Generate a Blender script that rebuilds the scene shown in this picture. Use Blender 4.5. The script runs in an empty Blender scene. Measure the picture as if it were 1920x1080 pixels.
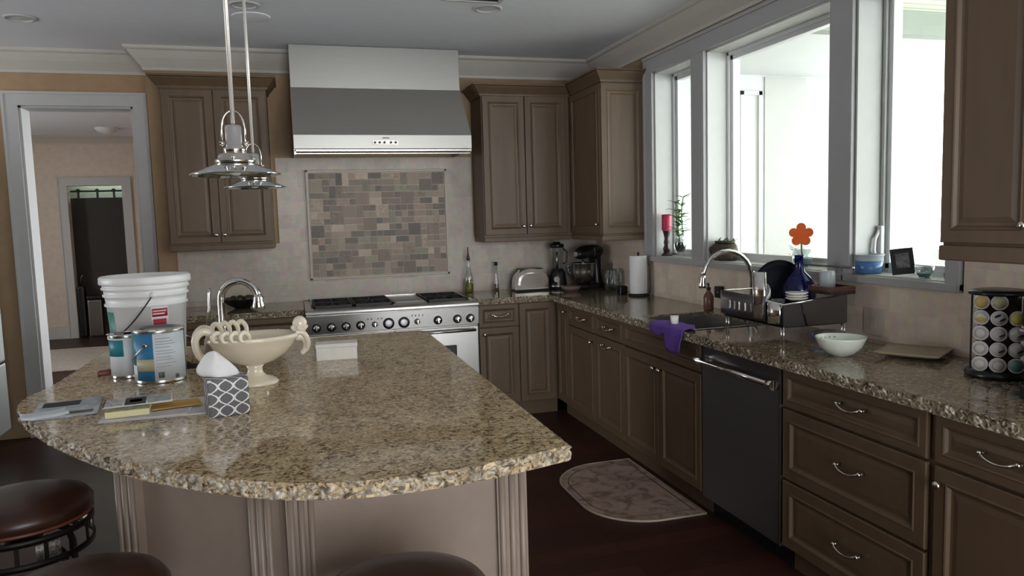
import bpy, bmesh, math, random
from mathutils import Vector, Matrix
random.seed(7)
PI = math.pi
scene = bpy.context.scene
COL = scene.collection

# ------------------------------------------------------------------ camera, sky, exposure
cam_d = bpy.data.cameras.new('camera'); cam = bpy.data.objects.new('camera', cam_d); COL.objects.link(cam)
YAW, PITCH, ROLL, FPX = .28323, .09421, -.02867, 1400.46
_f = Vector((math.sin(YAW)*math.cos(PITCH), math.cos(YAW)*math.cos(PITCH), -math.sin(PITCH)))
_r = Vector((math.cos(YAW), -math.sin(YAW), 0)); _u = _r.cross(_f)
_r2 = math.cos(ROLL)*_r + math.sin(ROLL)*_u; _u2 = -math.sin(ROLL)*_r + math.cos(ROLL)*_u
M = Matrix((_r2, _u2, -_f)).transposed().to_4x4(); M.translation = Vector((-.0544, -5.9536, 1.5064))
cam.matrix_world = M
cam_d.sensor_width = 36; cam_d.lens = 36*FPX/1920; cam_d.clip_start = .05; cam_d.clip_end = 200
scene.camera = cam

wd = bpy.data.worlds.new('sky'); scene.world = wd; wd.use_nodes = True
nt = wd.node_tree; bg = nt.nodes['Background']
bg.inputs['Color'].default_value = (.93, .97, 1.0, 1); bg.inputs['Strength'].default_value = 6.0
scene.view_settings.view_transform = 'Standard'; scene.view_settings.look = 'None'
scene.view_settings.gamma = 1; scene.view_settings.exposure = 0.95; scene.view_settings.use_curve_mapping = False
try:
    scene.cycles.max_bounces = 8; scene.cycles.diffuse_bounces = 5; scene.cycles.transparent_max_bounces = 16
    scene.cycles.use_denoising = True; scene.cycles.sample_clamp_indirect = 6
    scene.cycles.caustics_reflective = False; scene.cycles.caustics_refractive = False
except Exception: pass
def portal(name, loc, size, direction):
    l = bpy.data.lights.new(name, 'AREA'); l.shape = 'RECTANGLE'; l.size, l.size_y = size
    l.cycles.is_portal = True
    o = bpy.data.objects.new(name, l); COL.objects.link(o); o.location = loc
    o.rotation_euler = Vector(direction).to_track_quat('-Z', 'Y').to_euler()
portal('window_daylight', (2.72, -2.35, 1.84), (1.35, 2.7), (-1, 0, 0))
portal('window_daylight', (1.15, -8.16, 1.30), (2.7, 2.5), (0, 1, 0))
portal('window_daylight', (-5.18, -1.75, 1.38), (2.05, 1.5), (1, 0, 0))  # serves the window added in the left wall
portal('window_daylight', (-5.12, 2.85, 1.45), (1.3, .9), (1, 0, 0))  # serves the opening added in the far room's left wall
portal('window_daylight', (-.28, 2.05, 1.45), (2.1, 1.9), (-1, 0, 0))

# ------------------------------------------------------------------ materials
def _new(name):
    m = bpy.data.materials.new(name); m.use_nodes = True; n = m.node_tree
    return m, n.nodes, n.links, n.nodes['Principled BSDF']
def lin(h):
    r = []
    for v in h:
        v /= 255.; r.append(v/12.92 if v <= .04045 else ((v+.055)/1.055)**2.4)
    return tuple(r)
def mat(name, col, rough=.5, metal=0., var=.06, scale=18., bump=0., spec=None, trans=0., ior=1.45, coat=0., aniso=None):
    m, N, L, b = _new(name)
    b.inputs['Roughness'].default_value = rough; b.inputs['Metallic'].default_value = metal
    b.inputs['IOR'].default_value = ior; b.inputs['Transmission Weight'].default_value = trans
    b.inputs['Coat Weight'].default_value = coat
    if spec is not None: b.inputs['Specular IOR Level'].default_value = spec
    tc = N.new('ShaderNodeTexCoord'); mp = N.new('ShaderNodeMapping'); L.new(tc.outputs['Object'], mp.inputs[0])
    if aniso: mp.inputs['Scale'].default_value = aniso
    no = N.new('ShaderNodeTexNoise'); no.inputs['Scale'].default_value = scale; no.inputs['Detail'].default_value = 4
    L.new(mp.outputs[0], no.inputs['Vector'])
    cr = N.new('ShaderNodeValToRGB'); cr.color_ramp.elements[0].position = .3; cr.color_ramp.elements[1].position = .7
    cr.color_ramp.elements[0].color = (*[max(0, c*(1-var)) for c in col], 1)
    cr.color_ramp.elements[1].color = (*[min(1, c*(1+var)) for c in col], 1)
    L.new(no.outputs['Fac'], cr.inputs[0]); L.new(cr.outputs[0], b.inputs['Base Color'])
    if bump:
        bp = N.new('ShaderNodeBump'); bp.inputs['Strength'].default_value = bump; bp.inputs['Distance'].default_value = .004
        L.new(no.outputs['Fac'], bp.inputs['Height']); L.new(bp.outputs[0], b.inputs['Normal'])
    return m
def thin_glass(name, tint, refl=.08, edge=.75):
    m, N, L, b = _new(name); out = N['Material Output']
    t = N.new('ShaderNodeBsdfTransparent'); g = N.new('ShaderNodeBsdfGlossy'); mx = N.new('ShaderNodeMixShader')
    lw = N.new('ShaderNodeLayerWeight'); lw.inputs['Blend'].default_value = .25
    mr = N.new('ShaderNodeMapRange'); mr.inputs['To Min'].default_value = refl; mr.inputs['To Max'].default_value = edge
    t.inputs['Color'].default_value = (*tint, 1); g.inputs['Roughness'].default_value = .03
    L.new(lw.outputs['Facing'], mr.inputs[0]); L.new(mr.outputs[0], mx.inputs[0])
    L.new(t.outputs[0], mx.inputs[1]); L.new(g.outputs[0], mx.inputs[2]); L.new(mx.outputs[0], out.inputs['Surface'])
    return m
def granite(name, lo, mid, hi, sc=1., rough=.07):
    m, N, L, b = _new(name)
    tc = N.new('ShaderNodeTexCoord')
    n1 = N.new('ShaderNodeTexNoise'); n1.inputs['Scale'].default_value = 62*sc; n1.inputs['Detail'].default_value = 5; n1.inputs['Roughness'].default_value = .62; n1.inputs['Distortion'].default_value = 1.2
    n2 = N.new('ShaderNodeTexNoise'); n2.inputs['Scale'].default_value = 5; n2.inputs['Detail'].default_value = 3; n2.inputs['Distortion'].default_value = 1.5
    v = N.new('ShaderNodeTexVoronoi'); v.inputs['Scale'].default_value = 95*sc
    for n in (n1, n2, v): L.new(tc.outputs['Object'], n.inputs['Vector'])
    ad = N.new('ShaderNodeMath'); ad.operation = 'MULTIPLY_ADD'; ad.inputs[1].default_value = .22; L.new(n2.outputs['Fac'], ad.inputs[0]); L.new(n1.outputs['Fac'], ad.inputs[2])
    a2 = N.new('ShaderNodeMath'); a2.operation = 'MULTIPLY_ADD'; a2.inputs[1].default_value = .16; L.new(v.outputs['Distance'], a2.inputs[0]); L.new(ad.outputs[0], a2.inputs[2])
    cr = N.new('ShaderNodeValToRGB'); e = cr.color_ramp.elements
    e[0].position = .50; e[0].color = (*lo, 1); e[1].position = .93; e[1].color = (*hi, 1)
    x = e.new(.60); x.color = (*[(a+c)/2*.9 for a, c in zip(lo, mid)], 1)
    x = e.new(.68); x.color = (*mid, 1); x = e.new(.80); x.color = (*[(a+c)/2 for a, c in zip(hi, mid)], 1)
    L.new(a2.outputs[0], cr.inputs[0]); L.new(cr.outputs[0], b.inputs['Base Color'])
    b.inputs['Roughness'].default_value = rough; b.inputs['IOR'].default_value = 1.5
    return m
def tiles(name, axes, c1, c2, mortar, w=.105, off=.5, rough=.45):
    m, N, L, b = _new(name)
    tc = N.new('ShaderNodeTexCoord'); sp = N.new('ShaderNodeSeparateXYZ'); cb = N.new('ShaderNodeCombineXYZ')
    L.new(tc.outputs['Object'], sp.inputs[0]); L.new(sp.outputs[axes[0]], cb.inputs[0]); L.new(sp.outputs[axes[1]], cb.inputs[1])
    br = N.new('ShaderNodeTexBrick'); br.offset = off; br.inputs['Scale'].default_value = 1
    br.inputs['Brick Width'].default_value = w; br.inputs['Row Height'].default_value = w
    br.inputs['Mortar Size'].default_value = .002; br.inputs['Mortar Smooth'].default_value = .6
    br.inputs['Color1'].default_value = (*c1, 1); br.inputs['Color2'].default_value = (*c2, 1); br.inputs['Mortar'].default_value = (*mortar, 1)
    L.new(cb.outputs[0], br.inputs['Vector'])
    no = N.new('ShaderNodeTexNoise'); no.inputs['Scale'].default_value = 22; no.inputs['Detail'].default_value = 6; L.new(tc.outputs['Object'], no.inputs['Vector'])
    mx = N.new('ShaderNodeMix'); mx.data_type = 'RGBA'; mx.blend_type = 'OVERLAY'; mx.inputs[0].default_value = .35
    L.new(br.outputs['Color'], mx.inputs[6]); L.new(no.outputs['Color'], mx.inputs[7])
    hs = N.new('ShaderNodeHueSaturation'); hs.inputs['Saturation'].default_value = .85; L.new(mx.outputs[2], hs.inputs['Color'])
    L.new(hs.outputs[0], b.inputs['Base Color']); b.inputs['Roughness'].default_value = rough
    bp = N.new('ShaderNodeBump'); bp.inputs['Strength'].default_value = .35; bp.inputs['Distance'].default_value = .002; bp.invert = True
    L.new(br.outputs['Fac'], bp.inputs['Height']); L.new(bp.outputs[0], b.inputs['Normal'])
    return m
def wood_floor(name):
    m, N, L, b = _new(name)
    tc = N.new('ShaderNodeTexCoord'); br = N.new('ShaderNodeTexBrick'); br.offset = .37; br.inputs['Scale'].default_value = 1
    br.inputs['Brick Width'].default_value = 1.3; br.inputs['Row Height'].default_value = .12; br.inputs['Mortar Size'].default_value = .0015
    br.inputs['Color1'].default_value = (.050, .017, .011, 1); br.inputs['Color2'].default_value = (.032, .011, .008, 1); br.inputs['Mortar'].default_value = (.006, .003, .002, 1)
    mp = N.new('ShaderNodeMapping'); mp.inputs['Scale'].default_value = (2, 30, 2); no = N.new('ShaderNodeTexNoise'); no.inputs['Scale'].default_value = 2; no.inputs['Detail'].default_value = 6
    L.new(tc.outputs['Object'], br.inputs['Vector']); L.new(tc.outputs['Object'], mp.inputs[0]); L.new(mp.outputs[0], no.inputs['Vector'])
    mx = N.new('ShaderNodeMix'); mx.data_type = 'RGBA'; mx.blend_type = 'OVERLAY'; mx.inputs[0].default_value = .5
    L.new(br.outputs['Color'], mx.inputs[6]); L.new(no.outputs['Fac'], mx.inputs[7]); L.new(mx.outputs[2], b.inputs['Base Color'])
    b.inputs['Roughness'].default_value = .45; b.inputs['Specular IOR Level'].default_value = .25
    return m
def stripes_ramp(name, stops, axis='Z', rough=.4):      # sharp bands over object coordinate
    m, N, L, b = _new(name); tc = N.new('ShaderNodeTexCoord'); sp = N.new('ShaderNodeSeparateXYZ'); L.new(tc.outputs['Object'], sp.inputs[0])
    cr = N.new('ShaderNodeValToRGB'); cr.color_ramp.interpolation = 'CONSTANT'; e = cr.color_ramp.elements
    for i, (p, c) in enumerate(stops):
        x = e[i] if i < 1 else (e[1] if i == 1 else e.new(p)); x.position = p; x.color = (*c, 1)
    L.new(sp.outputs[axis], cr.inputs[0]); L.new(cr.outputs[0], b.inputs['Base Color']); b.inputs['Roughness'].default_value = rough
    return m
def attr_mat(name, rough=.5, noise=.5):
    m, N, L, b = _new(name); a = N.new('ShaderNodeAttribute'); a.attribute_name = 'col'
    tc = N.new('ShaderNodeTexCoord'); no = N.new('ShaderNodeTexNoise'); no.inputs['Scale'].default_value = 60; no.inputs['Detail'].default_value = 6; no.inputs['Distortion'].default_value = 1.5
    L.new(tc.outputs['Object'], no.inputs['Vector'])
    cr = N.new('ShaderNodeValToRGB'); cr.color_ramp.elements[0].position = .35; cr.color_ramp.elements[1].position = .65
    cr.color_ramp.elements[0].color = (.32, .28, .25, 1); cr.color_ramp.elements[1].color = (.68, .7, .7, 1); L.new(no.outputs['Fac'], cr.inputs[0])
    mx = N.new('ShaderNodeMix'); mx.data_type = 'RGBA'; mx.blend_type = 'OVERLAY'
    ml = N.new('ShaderNodeMath'); ml.operation = 'MULTIPLY'; ml.inputs[1].default_value = noise; L.new(a.outputs['Alpha'], ml.inputs[0]); L.new(ml.outputs[0], mx.inputs[0])
    L.new(a.outputs['Color'], mx.inputs[6]); L.new(cr.outputs[0], mx.inputs[7]); L.new(mx.outputs[2], b.inputs['Base Color']); b.inputs['Roughness'].default_value = rough
    return m

m_paint = mat('tan_wall_paint', (.37, .25, .145), .8, bump=.05)
m_paint_far = mat('cream_wall_paint', (.62, .53, .45), .8, bump=.05)
m_ceil = mat('ceiling_paint', (.78, .79, .83), .85, bump=.05, var=.02)
m_trim = mat('white_trim_paint', (.50, .50, .49), .5, var=.02)
m_trim_backlit = mat('window_casing_paint', (.37, .37, .37), .5, var=.02)  # white trim paint darkened: backlit shade of the casing put into its colour
m_crown = mat('crown_paint', (.50, .47, .42), .5, var=.02)
m_cab = mat('taupe_cabinet_paint', (.112, .071, .041), .45, var=.10, scale=3, aniso=(6, 6, 1))
m_gap = mat('dark_recess', (.012, .009, .007), .7)
m_isl = mat('island_panel_paint', (.25, .195, .158), .42, var=.04)
m_floor = wood_floor('dark_wood_planks')
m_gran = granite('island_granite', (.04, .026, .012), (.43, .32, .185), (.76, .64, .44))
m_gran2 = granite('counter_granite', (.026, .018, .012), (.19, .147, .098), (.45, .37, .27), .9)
m_gedge = granite('chiselled_granite', (.05, .035, .02), (.30, .25, .18), (.72, .67, .56), .6, .5)
m_steel = mat('brushed_steel', (.50, .49, .47), .27, 1, var=.04, scale=6, aniso=(1, 1, 60))
m_steel_h = mat('hood_steel', (.36, .355, .33), .36, 1, var=.03, scale=6, aniso=(1, 1, 60))
m_canopy = mat('hood_canopy_steel', (.42, .40, .37), .55, .75, var=.03, scale=6, aniso=(1, 1, 60))
m_steel_d = mat('dark_steel', (.20, .195, .20), .32, 1, var=.04, scale=6, aniso=(1, 1, 60))
m_chrome = mat('chrome', (.80, .79, .77), .08, 1, var=.02)
m_nickel = mat('polished_nickel', (.72, .68, .62), .18, 1, var=.02)
m_black = mat('black_plastic', (.010, .010, .011), .28)
m_iron = mat('cast_iron', (.012, .012, .013), .5, bump=.3)
m_white = mat('white_plastic', (.74, .74, .74), .35, var=.02)
m_cream = mat('cream_ceramic', (.72, .65, .52), .16, var=.05, scale=9, coat=.3)
m_paper = mat('white_paper', (.72, .72, .73), .7, var=.04)
m_leather = mat('brown_leather', (.040, .016, .010), .33, var=.35, scale=7, bump=.15)
m_wiron = mat('wrought_iron', (.022, .018, .016), .4, .6)
m_glass = thin_glass('window_glass', (.97, .99, .98), .01, .12)
m_clear = thin_glass('clear_glass', (.86, .90, .90), .10)
m_shade = mat('green_shade_glass', (.13, .24, .205), .04, 0, trans=.85, ior=1.5, var=.02)
m_exw = mat('exterior_white_wall', (.50, .52, .52), .8, var=0)
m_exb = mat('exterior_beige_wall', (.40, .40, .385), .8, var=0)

# ------------------------------------------------------------------ mesh helpers
class MB:
    def __init__(s): s.bm = bmesh.new()
    def box(s, x0, x1, y0, y1, z0, z1, bev=0, seg=2):
        b = bmesh.new(); bmesh.ops.create_cube(b, size=1)
        for v in b.verts: v.co = Vector(((x0+x1)/2+v.co.x*(x1-x0), (y0+y1)/2+v.co.y*(y1-y0), (z0+z1)/2+v.co.z*(z1-z0)))
        if bev: bmesh.ops.bevel(b, geom=b.edges[:], offset=bev, segments=seg, profile=.6, affect='EDGES')
        return s._merge(b)
    def _merge(s, b, mtx=None):
        if mtx is not None: b.transform(mtx)
        me = bpy.data.meshes.new('t'); b.to_mesh(me); b.free(); s.bm.from_mesh(me); bpy.data.meshes.remove(me); return s
    def sub(s, other, mtx): return s._merge(other.bm, mtx)
    def lathe(s, prof, c=(0, 0, 0), n=32, sx=1, sy=1, cap=True, flute=0, nf=0):
        b = bmesh.new(); rings = []
        for r, z in prof:
            ring = []
            for k in range(n):
                a = 2*PI*k/n; rr = r*(1+(flute*math.cos(nf*a) if nf else 0))
                ring.append(b.verts.new((c[0]+rr*sx*math.cos(a), c[1]+rr*sy*math.sin(a), c[2]+z)))
            rings.append(ring)
        for i in range(len(rings)-1):
            for k in range(n):
                f = b.faces.new((rings[i][k], rings[i][(k+1) % n], rings[i+1][(k+1) % n], rings[i+1][k])); f.smooth = True
        if cap:
            if prof[0][0] > 1e-5: b.faces.new(rings[0][::-1])
            if prof[-1][0] > 1e-5: b.faces.new(rings[-1])
        bmesh.ops.remove_doubles(b, verts=b.verts[:], dist=1e-6)
        return s._merge(b)
    def cyl(s, p0, p1, r, r1=None, n=16):
        r1 = r if r1 is None else r1; p0, p1 = Vector(p0), Vector(p1); d = p1-p0
        b = MB(); b.lathe([(r, 0), (r1, d.length)], n=n)
        q = d.to_track_quat('Z', 'Y').to_matrix().to_4x4(); q.translation = p0
        return s._merge(b.bm, q)
    def tube(s, pts, r, n=10, closed=False):
        pts = [Vector(p) for p in pts]; b = bmesh.new(); rings = []; N = len(pts)
        up = None
        for i, p in enumerate(pts):
            if closed: t = pts[(i+1) % N]-pts[i-1]
            else: t = pts[min(i+1, N-1)]-pts[max(i-1, 0)]
            t.normalize()
            if up is None: up = t.orthogonal().normalized()
            up = (up - t*up.dot(t)).normalized(); sd = t.cross(up)
            rr = r[i] if isinstance(r, (list, tuple)) else r
            rings.append([b.verts.new(p+rr*(math.cos(2*PI*k/n)*up+math.sin(2*PI*k/n)*sd)) for k in range(n)])
        for i in range(N if closed else N-1):
            A, B = rings[i], rings[(i+1) % N]
            for k in range(n):
                f = b.faces.new((A[k], A[(k+1) % n], B[(k+1) % n], B[k])); f.smooth = True
        if not closed: b.faces.new(rings[0][::-1]); b.faces.new(rings[-1])
        return s._merge(b)
    def prism(s, poly, z0, z1, bev=0):
        b = bmesh.new(); lo = [b.verts.new((x, y, z0)) for x, y in poly]; hi = [b.verts.new((x, y, z1)) for x, y in poly]; n = len(poly)
        b.faces.new(lo[::-1]); b.faces.new(hi)
        for k in range(n): b.faces.new((lo[k], lo[(k+1) % n], hi[(k+1) % n], hi[k]))
        bmesh.ops.recalc_face_normals(b, faces=b.faces[:])
        if bev: bmesh.ops.bevel(b, geom=b.edges[:], offset=bev, segments=2, affect='EDGES')
        return s._merge(b)
    def extr(s, prof, a, b_, axis='x'):      # profile of (d, z) swept along an axis; d runs on the other horizontal axis
        b = bmesh.new(); A = []; B = []
        for d, z in prof:
            if axis == 'x': A.append(b.verts.new((a, d, z))); B.append(b.verts.new((b_, d, z)))
            else: A.append(b.verts.new((d, a, z))); B.append(b.verts.new((d, b_, z)))
        n = len(prof)
        for k in range(n): b.faces.new((A[k], A[(k+1) % n], B[(k+1) % n], B[k]))
        b.faces.new(A); b.faces.new(B[::-1]); bmesh.ops.recalc_face_normals(b, faces=b.faces[:])
        return s._merge(b)
    def grid(s, rows, closed=False, smooth=True):   # rows of points -> skin
        b = bmesh.new(); R = [[b.verts.new(p) for p in r] for r in rows]
        for i in range(len(R)-1):
            m = len(R[i])
            for k in range(m if closed else m-1):
                f = b.faces.new((R[i][k], R[i][(k+1) % m], R[i+1][(k+1) % m], R[i+1][k])); f.smooth = smooth
        return s._merge(b)
    def ball(s, c, r, sc=(1, 1, 1), n=16):
        b = bmesh.new(); bmesh.ops.create_uvsphere(b, u_segments=n, v_segments=max(6, n//2), radius=r)
        for f in b.faces: f.smooth = True
        return s._merge(b, Matrix.Translation(c) @ Matrix.Diagonal((*sc, 1)))
    def panel(s, o, u, n, w, h, t=.02, frame=.055, flat=False):
        """moulded cabinet front: o lower left corner, u width direction, n outward normal"""
        o, u, n = Vector(o), Vector(u), Vector(n); v = Vector((0, 0, 1)); b = bmesh.new()
        fr = min(frame, w*.3, h*.3)
        prof = [(0, 0), (0, t-.003), (.003, t), (fr-.012, t), (fr-.008, t+.003), (fr-.003, t+.001), (fr+.004, t-.008), (fr+.012, t-.009), (fr+.030, t-.006)]
        if flat: prof = [(0, 0), (0, t-.003), (.003, t), (fr-.004, t), (fr+.002, t-.007)]
        P = []
        for i, hh in prof:
            if 2*i > min(w, h)*.95: break
            P.append([b.verts.new(o+u*a+v*c+n*hh) for a, c in ((i, i), (w-i, i), (w-i, h-i), (i, h-i))])
        for A, B in zip(P, P[1:]):
            for k in range(4): b.faces.new((A[k], A[(k+1) % 4], B[(k+1) % 4], B[k]))
        b.faces.new(P[-1]); b.faces.new(P[0][::-1]); bmesh.ops.recalc_face_normals(b, faces=b.faces[:])
        return s._merge(b)
def smooth_obj(o, ang=35):
    for p in o.data.polygons: p.use_smooth = True
    try: o.data.set_sharp_from_angle(angle=math.radians(ang))
    except Exception: pass
def obj(name, mb, m, parent=None, label=None, smooth=False):
    """mesh coordinates are world coordinates; the parent's place is taken out of them"""
    me = bpy.data.meshes.new(name); mb.bm.normal_update(); mb.bm.to_mesh(me); mb.bm.free()
    me.materials.append(m); o = bpy.data.objects.new(name, me); COL.objects.link(o)
    if parent:
        o.parent = parent; W = Matrix(); p = parent
        while p is not None: W = p.matrix_basis @ W; p = p.parent
        me.transform(W.inverted())
    if label: o['label'] = label
    if smooth: smooth_obj(o)
    return o
def tag(o, label, cat, group=None, kind=None):
    o['label'] = label; o['category'] = cat
    if group: o['group'] = group
    if kind: o['kind'] = kind
    return o
def thing(name, label, cat, loc=(0, 0, 0), rz=0, group=None):
    o = bpy.data.objects.new(name, None); COL.objects.link(o); o.location = loc; o.rotation_euler = (0, 0, rz)
    o.empty_display_size = .1
    o.matrix_basis = Matrix.Translation(loc) @ Matrix.Rotation(rz, 4, 'Z')
    return tag(o, label, cat, group)
def struct(name, mb, m, parent=None):
    o = obj(name, mb, m, parent)
    if not parent: o['kind'] = 'structure'
    return o
def single(name, mb, m, label, cat, group=None, loc=None, smooth=False):
    o = obj(name, mb, m, smooth=smooth)
    if loc is not None: o.data.transform(Matrix.Translation(-Vector(loc))); o.location = loc
    return tag(o, label, cat, group)
def copy_tree(o, parent=None):
    c = o.copy(); COL.objects.link(c); c.parent = parent
    for ch in list(o.children): copy_tree(ch, c)
    return c

# ------------------------------------------------------------------ the room
H = 2.78; WY = .20; XR = 2.442
struct('floor', MB().box(-5.2, 2.66, -8.3, 7.4, -.06, 0), m_floor)
struct('ceiling', MB().box(-5.2, 2.70, -8.3, 7.4, H, H+.08), m_ceil)
struct('wall_back', MB().box(-1.0, 2.66, 0, .38, 0, H), m_paint)
struct('wall_doorway', MB().box(-5.2, -1.87, WY, .38, 0, H).box(-1.13, -1.0, WY, .38, 0, H).box(-1.87, -1.13, WY, .38, 2.395, H), m_paint)
struct('wall_left', MB().box(-5.3, -5.2, -8.2, -2.5, 0, H).box(-5.3, -5.2, -1.0, .38, 0, H).box(-5.3, -5.2, -2.5, -1.0, 0, .35).box(-5.3, -5.2, -2.5, -1.0, 2.4, H), m_paint)
struct('window_6', MB().box(-5.28, -5.22, -2.5, -1.0, .35, .42).box(-5.28, -5.22, -2.5, -1.0, 2.33, 2.4).box(-5.28, -5.22, -2.5, -2.43, .42, 2.33).box(-5.28, -5.22, -1.07, -1.0, .42, 2.33), m_trim)  # unseen window, added to throw light on the right-hand drawers and tile
struct('wall_far_left', MB().box(-5.2, -5.1, .38, 2.4, 0, H).box(-5.2, -5.1, 3.3, 7.4, 0, H).box(-5.2, -5.1, 2.4, 3.3, 0, .8).box(-5.2, -5.1, 2.4, 3.3, 2.1, H), m_paint_far)  # unseen opening, added only to brighten the far room
OPEN = [(-1.10, -1.64), (-1.79, -2.92), (-3.07, -3.60)]; Z0, Z1 = 1.20, 2.49
w = MB().box(XR, 2.66, -9.2, 0, 0, Z0).box(XR, 2.66, -9.2, 0, Z1, H)
for a, b in ((0, -1.10), (-1.64, -1.79), (-2.92, -3.07), (-3.60, -9.2)): w.box(XR, 2.66, b, a, Z0, Z1)
struct('wall_right', w, m_paint)
# rear wall with the big windows and the far room's side wall with its window
w = MB().box(-5.3, 2.66, -8.3, -8.2, 0, .06).box(-5.3, 2.66, -8.3, -8.2, 2.55, H)
for a, b in ((-5.3, -.2), (1.10, 1.20), (2.5, 2.66)): w.box(a, b, -8.3, -8.2, .06, 2.55)
struct('wall_rear', w, m_paint)
for i, (a, b) in enumerate(((-.2, 1.10), (1.20, 2.5))):
    t = MB().box(a, b, -8.28, -8.22, .06, .16).box(a, b, -8.28, -8.22, 2.47, 2.55).box(a, a+.07, -8.28, -8.22, .16, 2.47).box(b-.07, b, -8.28, -8.22, .16, 2.47)
    struct('window_%d' % (i+4), t, m_trim)
w = MB().box(-.40, -.3, .38, 1.1, 0, H).box(-.40, -.3, 3.0, 7.4, 0, H).box(-.40, -.3, 1.1, 3.0, 0, .4).box(-.40, -.3, 1.1, 3.0, 2.5, H)
struct('wall_far_right', w, m_paint_far)
FY = 5.7
w = MB().box(-5.2, -2.99, FY, FY+.12, 0, H).box(-2.31, -.4, FY, FY+.12, 0, H).box(-2.99, -2.31, FY, FY+.12, 2.11, H)
struct('wall_far', w, m_paint_far)
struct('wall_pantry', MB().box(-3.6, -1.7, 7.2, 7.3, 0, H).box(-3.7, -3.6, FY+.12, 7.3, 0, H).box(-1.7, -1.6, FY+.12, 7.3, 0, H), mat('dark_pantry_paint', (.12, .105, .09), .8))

def casing(name, x0, x1, z1, y, wd_=.1, t=.022):       # three boards round a doorway
    mb = MB()
    mb.box(x0-wd_, x0, y-t, y, 0, z1, .002).box(x1, x1+wd_, y-t, y, 0, z1, .002).box(x0-wd_, x1+wd_, y-t, y, z1, z1+wd_, .002)
    mb.box(x0-wd_-.001, x0-wd_+.018, y-t-.008, y-.001, 0, z1+wd_-.018, .002).box(x1+wd_-.018, x1+wd_+.001, y-t-.008, y-.001, 0, z1+wd_-.018, .002)
    mb.box(x0-wd_-.001, x1+wd_+.001, y-t-.008, y-.001, z1+wd_-.018, z1+wd_+.001, .002)
    return struct(name, mb, m_trim)
casing('door_1', -1.87, -1.13, 2.395, WY, .098)
struct('trim_1', MB().box(-1.87, -1.855, WY, .38, 0, 2.395).box(-1.145, -1.13, WY, .38, 0, 2.395).box(-1.87, -1.13, WY, .38, 2.38, 2.395), m_trim)
casing('door_2', -2.99, -2.31, 2.11, FY, .12)
struct('baseboard_far', MB().box(-5.1, -3.11, FY-.02, FY, 0, .17, .004).box(-2.19, -.4, FY-.02, FY, 0, .17, .004), m_trim)
struct('baseboard_left', MB().box(-5.2, -5.18, -9.2, WY, 0, .15), m_trim)

# crown mouldings: profile in (distance from wall, z)
def crown_prof(s, p0, zt=H, d=.115, h=.155):
    pr = [(0, -h), (.012, -h), (.016, -h+.02), (.035, -h+.045), (.06, -h+.075), (.085, -.045), (.095, -.03), (d-.008, -.026), (d, -.018), (d, 0), (0, 0)]
    return [(p0+s*a, zt+z-.001) for a, z in pr]
def crown_run(mb, axis, p0, s, a, b, zt=H, d=.115, h=.155, ma=0, mb_=0):
    """mitred run; ma/mb_: +1 the end grows with distance from the wall, -1 shrinks"""
    pr = crown_prof(s, p0, zt, d, h); B = bmesh.new(); A_, B_ = [], []
    for q, z in pr:
        dd = abs(q-p0)
        ea, eb = a - ma*dd, b + mb_*dd
        A_.append(B.verts.new((ea, q, z) if axis == 'x' else (q, ea, z))); B_.append(B.verts.new((eb, q, z) if axis == 'x' else (q, eb, z)))
    n = len(pr)
    for k in range(n): B.faces.new((A_[k], A_[(k+1) % n], B_[(k+1) % n], B_[k]))
    B.faces.new(A_); B.faces.new(B_[::-1]); bmesh.ops.recalc_face_normals(B, faces=B.faces[:])
    return mb._merge(B)
c = MB()
crown_run(c, 'x', 0, -1, -1.0, -.012, ma=1); crown_run(c, 'x', 0, -1, 1.222, XR, mb_=-1)
crown_run(c, 'y', -1.0, -1, 0, WY, ma=1, mb_=-1)
struct('trim_2', c, m_crown)
c = MB(); crown_run(c, 'x', WY, -1, -5.2, -1.0, mb_=-1); struct('trim_3', c, m_crown)
c = MB(); crown_run(c, 'y', XR, -1, -8.2, 0, mb_=-1); struct('trim_4', c, m_crown)
c = MB(); crown_run(c, 'x', FY, -1, -5.1, -.4, d=.09, h=.10); struct('trim_5', c, m_crown)

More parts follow.
